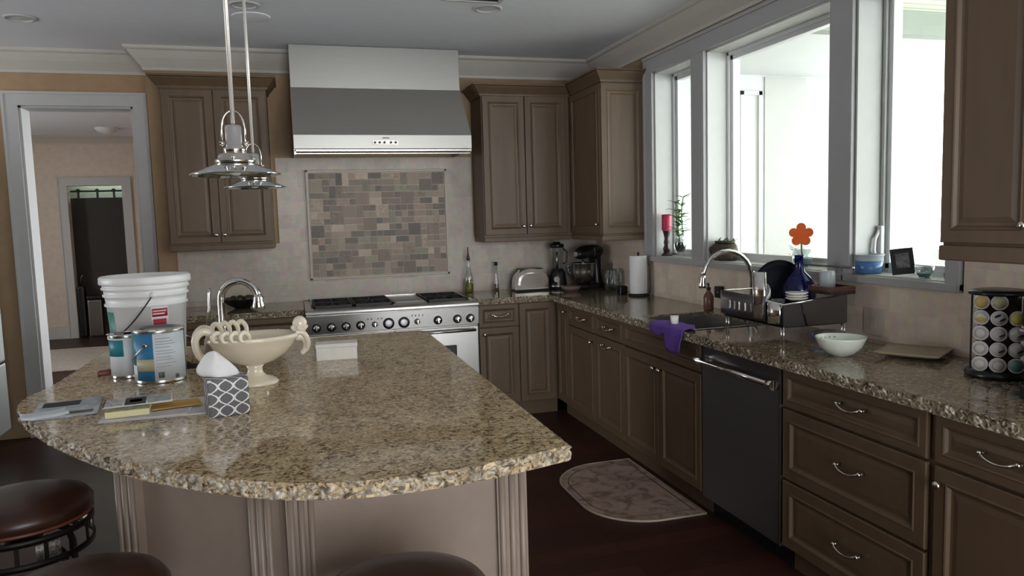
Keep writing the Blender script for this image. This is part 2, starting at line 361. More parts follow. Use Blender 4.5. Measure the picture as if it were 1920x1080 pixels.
# kitchen windows
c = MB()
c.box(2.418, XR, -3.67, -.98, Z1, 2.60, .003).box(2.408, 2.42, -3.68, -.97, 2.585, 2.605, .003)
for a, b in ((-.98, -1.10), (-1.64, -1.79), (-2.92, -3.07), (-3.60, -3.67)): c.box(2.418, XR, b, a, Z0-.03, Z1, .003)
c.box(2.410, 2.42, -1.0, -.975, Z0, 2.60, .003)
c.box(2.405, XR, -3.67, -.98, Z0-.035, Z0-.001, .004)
struct('trim_6', c, m_trim_backlit)
m_sash = mat('window_sash_paint', (.60, .61, .61), .35, var=.02)
for i, (a, b) in enumerate(OPEN):
    t = thing('window_%d' % (i+1), 'x', 'x', (2.6, (a+b)/2, Z0)); t['kind'] = 'structure'; del t['label']; del t['category']
    obj('jamb', MB().box(XR, 2.655, a-.012, a, Z0, Z1).box(XR, 2.655, b, b+.012, Z0, Z1).box(XR, 2.655, b, a, Z1-.012, Z1).box(XR, 2.655, b, a, Z0, Z0+.004), m_trim, t)
    s = MB(); A, B_ = a-.012, b+.012
    for x0, x1, wd_ in ((2.575, 2.61, .022), (2.59, 2.64, .048)):
        s.box(x0, x1, A-wd_, A, Z0, Z1-.012, .003).box(x0, x1, B_, B_+wd_, Z0, Z1-.012, .003)
        s.box(x0, x1, B_, A, Z1-.012-wd_, Z1-.012, .003).box(x0, x1, B_, A, Z0, Z0+wd_, .003)
    obj('sash', s, m_sash, t)
    obj('pane', MB().box(2.612, 2.616, B_+.04, A-.04, Z0+.04, Z1-.05), m_glass, t)
    if i == 2:
        obj('latch', MB().tube([(2.56, -3.10, 1.40), (2.535, -3.10, 1.36), (2.53, -3.10, 1.31), (2.54, -3.10, 1.27)], .007), m_white, t)
        obj('latch_plate', MB().box(2.555, 2.575, -3.115, -3.083, 1.24, 1.42, .006), m_sash, t)

# outside: covered patio
struct('patio_floor', MB().box(2.66, 11, -9, 4, -.12, -.04), mat('patio_concrete', (.6, .59, .56), .8))
m, N, L, b_ = _new('beadboard'); tc = N.new('ShaderNodeTexCoord'); wv = N.new('ShaderNodeTexWave'); wv.bands_direction = 'Y'; wv.inputs['Scale'].default_value = 3.2; L.new(tc.outputs['Object'], wv.inputs[0])
cr = N.new('ShaderNodeValToRGB'); cr.color_ramp.elements[0].position = .0; cr.color_ramp.elements[0].color = (.35, .40, .33, 1); cr.color_ramp.elements[1].position = .12; cr.color_ramp.elements[1].color = (.66, .72, .60, 1)
L.new(wv.outputs['Fac'], cr.inputs[0]); L.new(cr.outputs[0], b_.inputs['Base Color'])
struct('patio_ceiling', MB().box(2.70, 8.5, -9, -1.42, 2.92, 3.0), m)
struct('patio_ceiling_white', MB().box(2.70, 8.5, -1.42, 1.0, 2.92, 3.0), m_exw)
struct('patio_beam', MB().box(3.1, 8.4, -1.42, -1.30, 2.75, 2.92, .004), mat('beam_paint', (.22, .25, .22), .8, var=0))  # beam colour lowered so its shaded look is in the paint
struct('exterior_wall', MB().box(2.70, 5.75, 1.0, 1.15, 0, 2.92), m_exw)
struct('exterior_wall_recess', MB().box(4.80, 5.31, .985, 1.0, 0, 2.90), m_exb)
struct('exterior_door_trim', MB().box(4.50, 4.54, .97, 1.0, 0, 2.75).box(4.72, 4.76, .97, 1.0, 0, 2.75).box(4.50, 4.76, .97, 1.0, 2.71, 2.75).box(4.30, 4.33, .97, 1.0, 0, 2.3), m_exw)
struct('patio_railing_wall', MB().box(6.4, 6.5, -3, 1.5, 0, 1.05), m_exw)

# backsplash
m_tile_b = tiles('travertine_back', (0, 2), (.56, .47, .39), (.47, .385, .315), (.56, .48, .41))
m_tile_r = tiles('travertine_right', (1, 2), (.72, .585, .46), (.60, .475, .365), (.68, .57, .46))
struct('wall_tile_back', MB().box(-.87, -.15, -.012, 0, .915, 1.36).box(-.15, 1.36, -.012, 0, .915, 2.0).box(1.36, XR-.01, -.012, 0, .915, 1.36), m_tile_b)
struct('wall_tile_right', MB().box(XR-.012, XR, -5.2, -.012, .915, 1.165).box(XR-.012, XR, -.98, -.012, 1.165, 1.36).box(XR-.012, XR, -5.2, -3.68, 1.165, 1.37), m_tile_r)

# mosaic behind the range
def mosaic():
    t = thing('tile_mosaic', 'framed mosaic of mixed tumbled stone tiles on the wall behind the range', 'tile panel', (.61, -.012, 1.49))
    x0, x1, z0, z1 = .085, 1.13, 1.09, 1.885; nx, nz = 21, 16; cw, ch = (x1-x0)/nx, (z1-z0)/nz
    used = [[0]*nz for _ in range(nx)]; bm = bmesh.new(); cl = bm.loops.layers.color.new('col'); rnd = random.Random(4)
    pal = [(.52, .45, .38), (.58, .50, .43), (.44, .37, .31), (.42, .35, .30), (.66, .58, .51), (.54, .45, .39), (.37, .31, .265), (.54, .46, .40), (.54, .50, .41)]
    for i in range(nx):
        for j in range(nz):
            if used[i][j]: continue
            sx, sz = rnd.choice([(1, 1), (1, 1), (2, 1), (1, 2), (2, 2), (1, 1), (2, 1)])
            if i+sx > nx or j+sz > nz or any(used[i+a][j+b] for a in range(sx) for b in range(sz)): sx = sz = 1
            for a in range(sx):
                for b in range(sz): used[i+a][j+b] = 1
            c = rnd.choice(pal); k = rnd.uniform(.8, 1.12); pat = 1.0 if rnd.random() < .38 else .25
            g = .0022; X0, X1, Y0, Y1 = x0+i*cw+g, x0+(i+sx)*cw-g, z0+j*ch+g, z0+(j+sz)*ch-g; yo = -.021-rnd.uniform(0, .002)
            vs = [bm.verts.new((x, y, z)) for y in (-.014, yo) for x, z in ((X0, Y0), (X1, Y0), (X1, Y1), (X0, Y1))]
            fs = [bm.faces.new(vs[4:]), bm.faces.new((vs[0], vs[1], vs[5], vs[4])), bm.faces.new((vs[1], vs[2], vs[6], vs[5])), bm.faces.new((vs[2], vs[3], vs[7], vs[6])), bm.faces.new((vs[3], vs[0], vs[4], vs[7]))]
            for f in fs:
                for l in f.loops: l[cl] = (c[0]*k, c[1]*k, c[2]*k, pat)
    mb = MB(); mb.bm.free(); mb.bm = bm
    obj('tiles', mb, attr_mat('mosaic_stone', .45, 1.), t)
    obj('grout_bed', MB().box(.07, 1.145, -.017, -.0125, 1.075, 1.90), mat('grout', (.58, .52, .45), .8), t)
    f = MB()
    for a in ((.062, .082, 1.067, 1.908), (1.133, 1.153, 1.067, 1.908)): f.box(a[0], a[1], -.030, -.0125, a[2], a[3], .004)
    for a in ((.062, 1.153, 1.067, 1.087), (.062, 1.153, 1.888, 1.908)): f.box(a[0], a[1], -.030, -.0125, a[2], a[3], .004)
    obj('frame', f, mat('stone_pencil_trim', (.46, .40, .34), .4), t)
mosaic()

# ------------------------------------------------------------------ cabinet fronts and handles
def axes(side): return (Vector((1, 0, 0)), Vector((0, -1, 0))) if side == 'back' else (Vector((0, -1, 0)), Vector((-1, 0, 0)))
def place(side, plane, a, z, out=0): return Vector((a, plane-out, z)) if side == 'back' else Vector((plane-out, a, z))
def front(name, parent, side, plane, a0, a1, z0, z1, m=None, flat=False, frame=.055, gap=.003):
    u, n = axes(side); w_ = abs(a1-a0)-2*gap; a = a0+gap if side == 'back' else a0-gap
    return obj(name, MB().panel(place(side, plane, a, z0+gap), u, n, w_, z1-z0-2*gap, .02, frame, flat), m or m_cab, parent)
def knob(parent, side, plane, a, z, r=.014, name='knob'):
    _, n = axes(side); p = place(side, plane, a, z)
    mb = MB(); b = MB(); b.lathe([(.005, 0), (.005, .012), (.010, .014), (r, .020), (r*.95, .027), (.004, .031), (0, .031)], n=14)
    q = n.to_track_quat('Z', 'Y').to_matrix().to_4x4(); q.translation = p; mb.sub(b, q)
    return obj(name, mb, m_nickel, parent)
def pull(parent, side, plane, a, z, w_=.12):
    u, n = axes(side); p = place(side, plane, a, z); mb = MB(); pts = []
    for k in range(13):
        s = -1+2*k/12; pts.append(p+u*(s*w_/2)+n*(.030-.010*s*s*s*s)+Vector((0, 0, -.016*(1-s*s))))
    mb.tube(pts, [.0045+.002*abs(-1+2*k/12) for k in range(13)], 8)
    for s in (-1, 1):
        mb.cyl(p+u*(s*w_/2), p+u*(s*w_/2)+n*.024, .0075, .006, 10); mb.ball(p+u*(s*w_/2)+n*.022, .0085, n=10)
    return obj('pull', mb, m_nickel, parent)

def base_cab(label, side, a0, a1, cf, items, toe=.11, z1=.872, back=None):
    """cf: plane of the face frame; items: (kind, a0, a1, z0, z1, hardware position list)"""
    lo, hi = min(a0, a1), max(a0, a1); loc = place(side, cf, (a0+a1)/2, 0)
    t = thing('base_cabinet', label, 'cabinet', loc)
    bk = back if back is not None else (-.014 if side == 'back' else XR-.014)
    if side == 'back':
        obj('carcass', MB().box(lo, hi, cf, bk, toe, z1), m_cab, t); obj('toe_kick', MB().box(lo, hi, cf+.05, bk, 0, toe), m_cab, t)
    else:
        obj('carcass', MB().box(cf, bk, lo, hi, toe, .62 if 'sink cabinet with' in label else z1) if 'sink cabinet with' not in label else MB().box(cf, bk, lo, hi, toe, .62).box(cf, cf+.012, lo, hi, .62, z1).box(cf, bk, hi-.02, hi, .62, z1).box(cf, bk, lo, lo+.02, .62, z1), m_cab, t); obj('toe_kick', MB().box(cf+.05, bk, lo, hi, 0, toe), m_cab, t)
    for it in items:
        kind, b0, b1, c0, c1 = it[:5]
        f = front(kind, t, side, cf, b0, b1, c0, c1, frame=.04 if kind == 'drawer' and c1-c0 < .2 else .055)
        for h in it[5:]:
            (pull if h[0] == 'p' else knob)(f, side, cf-.02, h[1], h[2])
    return t
CF = 1.852
base_cab('narrow taupe base cabinet immediately right of the range, with one drawer over one door', 'back', 1.226, 1.537, -.632, [('drawer', 1.226, 1.537, .70, .868, ('p', 1.385, .795)), ('door', 1.226, 1.537, .115, .70, ('k', 1.266, .65))])
base_cab('taupe base cabinet with a single full-height door in the inner corner of the counter', 'back', 1.537, 1.85, -.632, [('door', 1.537, 1.82, .115, .868)])
base_cab('slim taupe base cabinet under the window run, tight in the dark corner', 'right', -.655, -.90, CF, [('door', -.655, -.90, .115, .868, ('k', -.86, .808))])
base_cab('taupe base cabinet below the paper towel roll, one drawer over one door', 'right', -.90, -1.40, CF, [('drawer', -.90, -1.40, .72, .868, ('p', -1.2, .80)), ('door', -.90, -1.40, .115, .72, ('k', -1.36, .66))])
base_cab('taupe base cabinet just left of the sink cabinet, one drawer over one door', 'right', -1.40, -1.85, CF, [('drawer', -1.40, -1.85, .72, .868, ('p', -1.65, .795)), ('door', -1.40, -1.85, .115, .72, ('p', -1.62, .675))])
base_cab('wide taupe sink cabinet with two doors under the purple cloth', 'right', -1.85, -2.745, CF, [('false_drawer_front', -1.85, -2.745, .72, .868), ('door', -1.85, -2.297, .115, .715, ('k', -2.262, .655)), ('door', -2.297, -2.745, .115, .715, ('k', -2.335, .655))])
base_cab('taupe drawer bank with three wide drawers right of the dishwasher', 'right', -3.375, -4.125, CF, [('drawer', -3.38, -4.11, .705, .868, ('p', -3.785, .80)), ('drawer', -3.38, -4.11, .405, .70, ('p', -3.78, .57)), ('drawer', -3.38, -4.11, .115, .40, ('p', -3.775, .265))])
base_cab('taupe base cabinet at the photo right edge, drawer over a round-knobbed door', 'right', -4.125, -4.90, CF, [('drawer', -4.135, -4.60, .705, .868, ('p', -4.375, .793)), ('door', -4.135, -4.60, .115, .70, ('k', -4.168, .645)), ('drawer', -4.60, -4.89, .705, .868), ('door', -4.60, -4.89, .115, .70)])
base_cab('dark taupe base cabinet left of the range, below the short side counter', 'back', -.93, -.006, -.632, [('drawer', -.93, -.47, .70, .868, ('p', -.70, .795)), ('drawer', -.47, -.006, .70, .868, ('p', -.24, .795)), ('door', -.93, -.47, .115, .70), ('door', -.47, -.006, .115, .70)])

def cab_crown(mb, segs, zt, d=.07, h=.085):
    for axis, p0, s, a, b, ma, mb_ in segs:
        pr = [(0, -h), (.010, -h), (.014, -h+.014), (.03, -h+.035), (.05, -.025), (.055, -.016), (d, -.012), (d, 0), (0, 0)]
        B = bmesh.new(); A_, B_ = [], []
        for q, z in pr:
            ea, eb = a-ma*q, b+mb_*q; r = p0+s*q
            A_.append(B.verts.new((ea, r, zt+z) if axis == 'x' else (r, ea, zt+z))); B_.append(B.verts.new((eb, r, zt+z) if axis == 'x' else (r, eb, zt+z)))
        n = len(pr)
        for k in range(n): B.faces.new((A_[k], A_[(k+1) % n], B_[(k+1) % n], B_[k]))
        B.faces.new(A_); B.faces.new(B_[::-1]); bmesh.ops.recalc_face_normals(B, faces=B.faces[:]); mb._merge(B)
    return mb
# upper cabinets
t = thing('upper_cabinet', 'two-door taupe wall cabinet left of the range hood, behind the pendant lamps', 'cabinet', (-.525, 0, 1.34))
obj('carcass', MB().box(-.865, -.18, -.34, -.013, 1.37, 2.455), m_cab, t)
obj('light_rail', MB().box(-.868, -.177, -.358, -.02, 1.335, 1.375, .006), m_cab, t)
f = front('door', t, 'back', -.34, -.862, -.532, 1.385, 2.44); knob(f, 'back', -.36, -.56, 1.443)
f = front('door', t, 'back', -.34, -.532, -.183, 1.385, 2.44); knob(f, 'back', -.36, -.505, 1.443)
obj('crown_moulding', cab_crown(MB(), [('x', -.34, -1, -.865, -.18, 1, 1), ('y', -.865, -1, -.34, -.013, 1, 0), ('y', -.18, 1, -.34, -.013, 1, 0)], 2.532), m_cab, t)
t = thing('upper_cabinet', 'two-door taupe wall cabinet right of the range hood, above the toaster', 'cabinet', (1.72, 0, 1.34))
obj('carcass', MB().box(1.372, 2.10, -.34, -.013, 1.35, 2.45), m_cab, t)
obj('light_rail', MB().box(1.369, 2.078, -.358, -.02, 1.318, 1.355, .006), m_cab, t)
f = front('door', t, 'back', -.34, 1.375, 1.712, 1.37, 2.435); knob(f, 'back', -.36, 1.683, 1.436)
f = front('door', t, 'back', -.34, 1.712, 2.05, 1.37, 2.435); knob(f, 'back', -.36, 1.74, 1.438)
obj('crown_moulding', cab_crown(MB(), [('x', -.34, -1, 1.372, 2.10, 1, -1), ('y', 1.372, -1, -.34, -.013, 1, 0)], 2.518), m_cab, t)
t = thing('upper_cabinet', 'taupe corner wall cabinet left of the windows, its panelled end facing the room', 'cabinet', (2.26, -.5, 1.34))
obj('carcass', MB().box(2.101, XR-.014, -.955, -.345, 1.35, 2.50).box(2.101, XR-.014, -.345, -.014, 1.36, 2.45), m_cab, t)
obj('light_rail', MB().box(2.083, XR-.014, -.972, -.36, 1.318, 1.355, .006), m_cab, t)
f = front('door', t, 'right', 2.101, -.36, -.955, 1.37, 2.44); knob(f, 'right', 2.081, -.915, 1.438)
front('end_panel', t, 'back', -.955, 2.085, XR-.014, 1.365, 2.44)
obj('crown_moulding', cab_crown(MB(), [('y', 2.101, -1, -.955, -.345, 1, -1), ('x', -.955, -1, 2.101, XR-.026, 1, 0)], 2.530), m_cab, t)
t = thing('upper_cabinet', 'large dark taupe wall cabinet at the right edge, beside the windows', 'cabinet', (2.26, -4.5, 1.34))
obj('carcass', MB().box(2.10, XR-.014, -5.20, -3.895, 1.365, 2.455), m_cab, t)
obj('light_rail', MB().box(2.082, XR-.014, -5.20, -3.892, 1.318, 1.37, .006), m_cab, t)
f = front('door', t, 'right', 2.10, -3.895, -4.245, 1.375, 2.44); knob(f, 'right', 2.08, -4.215, 1.438)
f = front('door', t, 'right', 2.10, -4.245, -4.60, 1.375, 2.44); knob(f, 'right', 2.08, -4.275, 1.438)
f = front('door', t, 'right', 2.10, -4.60, -5.20, 1.375, 2.44)
obj('crown_moulding', cab_crown(MB(), [('y', 2.10, -1, -5.20, -3.895, 0, 1), ('x', -3.895, 1, 2.10, XR-.03, 1, 0)], 2.530), m_cab, t)

# ------------------------------------------------------------------ worktops
def rough_edge(path, z0, z1, seed, amp=.007, step=.009, closed=False):
    """chiselled stone edge: a strip that follows the path and bulges irregularly"""
    rnd = random.Random(seed); pts = []; P = [Vector((*p, 0)) for p in path]
    if closed: P.append(P[0])
    for a, b in zip(P, P[1:]):
        n = max(1, int((b-a).length/step))
        for k in range(n): pts.append(a+(b-a)*k/n)
    pts.append(P[-1]); rows = []; hs = [0, .12, .3, .5, .7, .88, 1]
    offs = [[rnd.uniform(-amp, amp) for _ in pts] for _ in hs]
    if closed:
        for r in offs: r[-1] = r[0]
    for j, h in enumerate(hs):
        row = []
        for i, p in enumerate(pts):
            q = pts[min(i+1, len(pts)-1)]-pts[max(i-1, 0)]
            if closed and i in (0, len(pts)-1): q = pts[1]-pts[-2]
            q.normalize(); nrm = Vector((q.y, -q.x, 0))
            o_ = offs[j][i]*(.25 if j in (0,) else 1)+(.002 if 0 < j < 6 else -.001)
            zz = z0+(z1-z0)*h + (rnd.uniform(-.0015, .0008) if j in (0,) else 0)
            row.append(p+nrm*o_+Vector((0, 0, zz)))
        rows.append(row)
    return MB().grid(rows, smooth=False)
ZC0, ZC = .874, .915
t = thing('granite_worktop', 'L-shaped brown granite worktop running from the range round under the windows', 'worktop', (2.1, -2.4, ZC0))
wk = MB().box(1.224, XR-.013, -.645, -.013, ZC0, ZC).box(1.79, XR-.013, -2.03, -.645, ZC0, ZC).box(2.28, XR-.013, -2.66, -2.03, ZC0, ZC)
wk.box(1.79, 1.865, -2.66, -2.03, ZC0, ZC).box(1.79, XR-.013, -5.0, -2.66, ZC0, ZC)
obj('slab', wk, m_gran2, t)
obj('chiselled_edge', rough_edge([(1.224, -.645), (1.79, -.645), (1.79, -5.0)][::-1], ZC0, ZC, 3).sub(rough_edge([(1.865, -2.03), (2.28, -2.03)][::-1], ZC0, ZC, 5, .002), Matrix()), m_gedge, t)
t = thing('granite_worktop', 'short brown granite worktop left of the range, holding the dark bowl', 'worktop', (-.47, -.3, ZC0))
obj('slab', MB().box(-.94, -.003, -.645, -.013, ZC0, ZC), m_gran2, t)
obj('chiselled_edge', rough_edge([(-.94, -.645), (-.003, -.645)][::-1], ZC0, ZC, 8), m_gedge, t)

# ------------------------------------------------------------------ island
arc = [(.604, -4.178), (.48, -4.215), (.34, -4.245), (.20, -4.258), (.05, -4.252), (-.10, -4.205), (-.25, -4.112), (-.38, -4.0), (-.52, -3.855), (-.65, -3.685), (-.76, -3.52), (-.86, -3.35), (-.94, -3.19), (-.985, -3.06), (-.995, -2.93), (-.975, -2.80), (-.962, -2.6), (-.955, -2.0)]
path = [(.604, -2.03)]+arc
def smooth_path(P, n=4):
    out = []
    for i in range(len(P)-1):
        p0, p1, p2, p3 = (Vector(P[max(i-1, 0)]), Vector(P[i]), Vector(P[i+1]), Vector(P[min(i+2, len(P)-1)]))
        for k in range(n):
            s = k/n; out.append(tuple(.5*((2*p1)+(-p0+p2)*s+(2*p0-5*p1+4*p2-p3)*s*s+(-p0+3*p1-3*p2+p3)*s*s*s)))
    out.append(P[-1]); return out
sp = smooth_path(arc, 5)
isl = thing('kitchen_island', 'large kitchen island, speckled tan granite top with curved near side, taupe panelled base', 'kitchen island', (-.18, -3.1, 0))
outl = [(.604, -2.03), (.57, -1.995)]+[]  # right back corner eased
poly = sp + [(-.945, -1.98), (.57, -1.98), (.604, -2.03)]
# slab with a hole for the prep sink
SX0, SX1, SY0, SY1 = -.66, -.34, -2.62, -2.25
b = bmesh.new(); ov = [b.verts.new((x, y, ZC)) for x, y in poly]; hv = [b.verts.new((x, y, ZC)) for x, y in ((SX0, SY0), (SX1, SY0), (SX1, SY1), (SX0, SY1))]
es = [b.edges.new((ov[i], ov[(i+1) % len(ov)])) for i in range(len(ov))]+[b.edges.new((hv[i], hv[(i+1) % 4])) for i in range(4)]
bmesh.ops.triangle_fill(b, edges=es, use_beauty=True)
for f in b.faces:
    if f.normal.z < 0: f.normal_flip()
r = bmesh.ops.extrude_face_region(b, geom=b.faces[:]); 
for v in [g for g in r['geom'] if isinstance(g, bmesh.types.BMVert)]: v.co.z = ZC0
bmesh.ops.recalc_face_normals(b, faces=b.faces[:])
mb = MB(); mb.bm.free(); mb.bm = b
obj('granite_top', mb, m_gran, isl)
obj('chiselled_edge', rough_edge(poly[:-1][::-1], ZC0, ZC, 11, .0065, .0085, True), m_gedge, isl)
BP = [(.56, -2.05), (.56, -3.92), (-.075, -3.92), (-.60, -3.48), (-.62, -3.38), (-.62, -2.05)]
b = MB()
inner = [(.54, -2.07), (.54, -3.90), (-.08, -3.90), (-.585, -3.475), (-.60, -3.37), (-.60, -2.07)]
bs = bmesh.new()
for (xa, ya), (xb, yb) in zip(inner, inner[1:]+inner[:1]):
    d = Vector((xb-xa, yb-ya)).normalized(); n_ = Vector((d.y, -d.x))*-.02
    b.prism([(xa, ya), (xb, yb), (xb+n_.x, yb+n_.y), (xa+n_.x, ya+n_.y)], 0, ZC0-.001)
obj('base', b, m_isl, isl)
def fluted_post(x, y, rz, w_=.10, name='corner_post'):
    p = MB(); p.box(-w_/2, w_/2, -.035, .035, .0, ZC0-.001)
    n = 3
    for k in range(n):
        xx = -w_/2+w_*(k+.5)/n; p.lathe([(w_*.11, .10), (w_*.11, .83)], (xx, -.036, 0), 12, 1, .8)
    p.box(-w_/2-.004, w_/2+.004, -.042, .035, 0, .10, .004)
    mb = MB(); mb.sub(p, Matrix.Translation((x, y, 0)) @ Matrix.Rotation(rz, 4, 'Z'))
    return obj(name, mb, m_isl, isl)
fluted_post(.515, -3.90, 0, .09)
fluted_post(-.072, -3.905, 0, .078)
A45 = math.atan2(-.44, .52)
fluted_post(-.157, -3.855, math.atan2(-3.92+3.48, .525), .085)
fluted_post(-.553, -3.52, math.atan2(-.44, .525), .085)
def flat_panel(name, p0, p1, out=.008):
    p0, p1 = Vector((*p0, 0)), Vector((*p1, 0)); u = (p1-p0).normalized(); n = Vector((u.y, -u.x, 0))
    mb = MB().panel(p0+Vector((0, 0, .12)), u, n, (p1-p0).length, .74, .010, .035, True); return obj(name, mb, m_isl, isl)
flat_panel('front_panel', (-.028, -3.90), (.468, -3.90)); flat_panel('angled_panel', (-.51, -3.538), (-.20, -3.80))
flat_panel('side_panel', (-.60, -2.1), (-.60, -3.34)); flat_panel('side_panel', (.54, -3.85), (.54, -2.1))
obj('base_moulding', MB().prism([(x*1.015, y-.012) for x, y in BP][::-1], 0, .10, .005), m_isl, isl)
# prep sink
ps = MB()
ps.box(SX0-.01, SX1+.01, SY0-.01, SY1+.01, .735, .745).box(SX0-.01, SX0, SY0-.01, SY1+.01, .745, ZC0-.001).box(SX1, SX1+.01, SY0-.01, SY1+.01, .745, ZC0-.001).box(SX0, SX1, SY0-.01, SY0, .745, ZC0-.001).box(SX0, SX1, SY1, SY1+.01, .745, ZC0-.001)
t = obj('prep_sink', ps, m_steel_d, isl, 'small dark steel sink basin'); obj('drain', MB().lathe([(.045, .745), (.045, .75), (.03, .751), (.025, .747), (0, .747)], (-.5, -2.43, 0)), m_chrome, t)

# ------------------------------------------------------------------ range
def vsec(c, r, a0, a1, z0, z1, t=.0012, n=20):        # curved label on a round wall
    rows = []; A = [a0+(a1-a0)*k/n for k in range(n+1)]
    f = lambda rr, z: [(c[0]+rr*math.cos(a), c[1]+rr*math.sin(a), z) for a in A]
    r0, r1 = r if isinstance(r, tuple) else (r, r)
    return MB().grid([f(r0-.001, z0), f(r0+t, z0), f(r1+t, z1), f(r1-.001, z1)])
R_ = thing('range', 'wide professional stainless steel range with black grates against the back wall', 'range', (.61, -.35, 0))
obj('body', MB().box(.004, 1.216, -.655, -.03, .10, .872), m_steel, R_)
obj('top_trim', MB().extr([(-.60, .872), (-.695, .872), (-.705, .882), (-.705, .895), (-.698, .905), (-.685, .909), (-.60, .912)], .002, 1.218, 'x').box(.002, .045, -.60, -.03, .872, .912).box(1.175, 1.218, -.60, -.03, .872, .912).box(.045, 1.175, -.06, -.03, .872, .93, .004), m_steel, R_)
obj('cooktop_well', MB().box(.045, 1.175, -.60, -.06, .872, .885), m_iron, R_)
for gx0, gx1 in ((.06, .335), (.34, .615), (.865, 1.16)):
    g = MB(); cx = (gx0+gx1)/2
    for y0, y1 in ((-.585, -.325), (-.32, -.075)):
        cy = (y0+y1)/2
        g.box(gx0, gx1, y0, y0+.014, .905, .928, .003).box(gx0, gx1, y1-.014, y1, .905, .928, .003).box(gx0, gx0+.014, y0, y1, .905, .928, .003).box(gx1-.014, gx1, y0, y1, .905, .928, .003)
        for k in range(8):
            a = k*PI/4; rx = (gx1-gx0)/2-.005 if k % 4 == 0 else ((y1-y0)/2-.005 if k % 2 == 0 else .15); r1 = (gx1-gx0)/2-.005 if k % 4 == 0 else ((y1-y0)/2-.005 if k % 4 == 2 else .155)
            g.cyl((cx+.035*math.cos(a), cy+.035*math.sin(a), .926), (cx+r1*math.cos(a), cy+min(r1, .145)*math.sin(a)*.92, .920), .006, .007, 6)
    obj('grate', g, m_iron, R_)
    for cy in (-.455, -.2): obj('burner', MB().lathe([(.055, 0), (.055, .012), (.04, .016), (.04, .026), (.03, .03), (0, .03)], (cx, cy, .885), 20), m_iron, R_)
obj('griddle', MB().box(.625, .858, -.585, -.075, .888, .918, .006).box(.64, .84, -.56, -.53, .912, .920), m_steel_d, R_)
obj('control_panel', MB().extr([(-.655, .737), (-.688, .737), (-.695, .745), (-.702, .866), (-.655, .866)], .004, 1.216, 'x'), m_steel, R_)
for i, x in enumerate((.07, .17, .269, .369, .563, .671, .914, 1.056, 1.152, .466, .765)):
    small = i > 8; gauge = x in (.563, .671); r = .017 if small else (.033 if gauge else .026)
    k = MB(); a, b2 = MB(), MB()
    b2.lathe([(r*1.22, 0), (r*1.22, .006), (r*1.05, .009), (0, .009)], n=24)
    q = Vector((0, -1, .06)).to_track_quat('Z', 'Y').to_matrix().to_4x4(); q.translation = Vector((x, -.698, .788))
    bz = MB(); bz.sub(b2, q); kb = obj('dial' if gauge else 'knob', bz, m_black if not small else m_steel_d, R_)
    if gauge: a.lathe([(r*.85, .009), (r*.85, .013), (r*.7, .014), (0, .014)], n=24); a.box(-.002, .002, -.002, r*.6, .014, .016)
    else: a.lathe([(r*.82, .009), (r*.74, .034), (r*.6, .038), (0, .038)], n=20); a.box(-.004, .004, -r*.75, r*.75, .03, .045, .002)
    c2 = MB(); c2.sub(a, q); obj('cap', c2, m_nickel if not gauge else m_steel_d, kb)
mk = MB()
for x in (.42, .445, .49, .515): mk.box(x-.004, x+.004, -.7035, -.698, .822, .832)
for x in (.73, .755, .78, .805): mk.box(x-.003, x+.003, -.7035, -.698, .826, .838)
obj('panel_markings', mk, m_black, R_, 'small black printed symbols beside the dials')
for x0, x1, w0, w1 in ((.008, .60, .12, .49), (.606, 1.212, .78, 1.045)):
    d = obj('oven_door', MB().box(x0, x1, -.70, -.656, .215, .73, .006), m_steel, R_)
    obj('oven_window', MB().box(w0, w1, -.703, -.699, .35, .60, .004), m_black, d)
    h = MB().cyl((x0+.05, -.745, .706), (x1-.03, -.745, .706), .011)
    for x in (x0+.07, x1-.05): h.cyl((x, -.70, .706), (x, -.745, .706), .009)
    obj('handle', h, m_steel, d)
obj('kick_plate', MB().box(.01, 1.21, -.68, -.655, .03, .205, .003), m_steel, R_)
for x in (.05, 1.17):
    for y in (-.60, -.10): obj('leg', MB().cyl((x, y, 0), (x, y, .10), .018), m_steel_d, R_)

# ------------------------------------------------------------------ range hood
h_ = thing('range_hood', 'large stainless steel range hood above the range, rising to the ceiling', 'range hood', (.61, -.3, 1.98))
obj('duct_cover', MB().box(-.012, 1.222, -.30, -.002, 2.476, 2.776, .002), m_steel_h, h_)
obj('canopy', MB().extr([(-.002, 2.475), (-.30, 2.475), (-.618, 2.108), (-.002, 2.108)], -.014, 1.224, 'x'), m_canopy, h_)
obj('control_lip', MB().box(-.014, 1.224, -.622, -.60, 2.012, 2.107, .002).box(-.014, -.002, -.60, -.002, 2.0, 2.107).box(1.212, 1.224, -.60, -.002, 2.0, 2.107), m_steel_h, h_)
bf = MB().box(0, 1.21, -.598, -.004, 2.06, 2.075)
for k in range(26): bf.box(.01+k*.046, .035+k*.046, -.58, -.05, 2.035, 2.06)
obj('baffle_filters', bf, m_steel_d, h_)
obj('drip_rail', MB().box(-.012, 1.222, -.618, -.605, 1.992, 2.010, .003).box(-.005, 1.215, -.61, -.59, 1.975, 1.985, .002).box(-.012, 0, -.618, -.59, 1.973, 2.01), m_steel, h_)
for x in (.532, .565, .598, .643, .676):
    b2 = MB().cyl((x, -.622, 2.053), (x, -.640, 2.053), .009, .008, 12); obj('knob', b2, m_black, h_)
obj('control_plate', MB().box(.515, .695, -.6235, -.6215, 2.036, 2.070, .001), m_chrome, h_)
obj('nameplate', MB().box(.585, .635, -.6245, -.6215, 2.082, 2.088), m_black, h_)

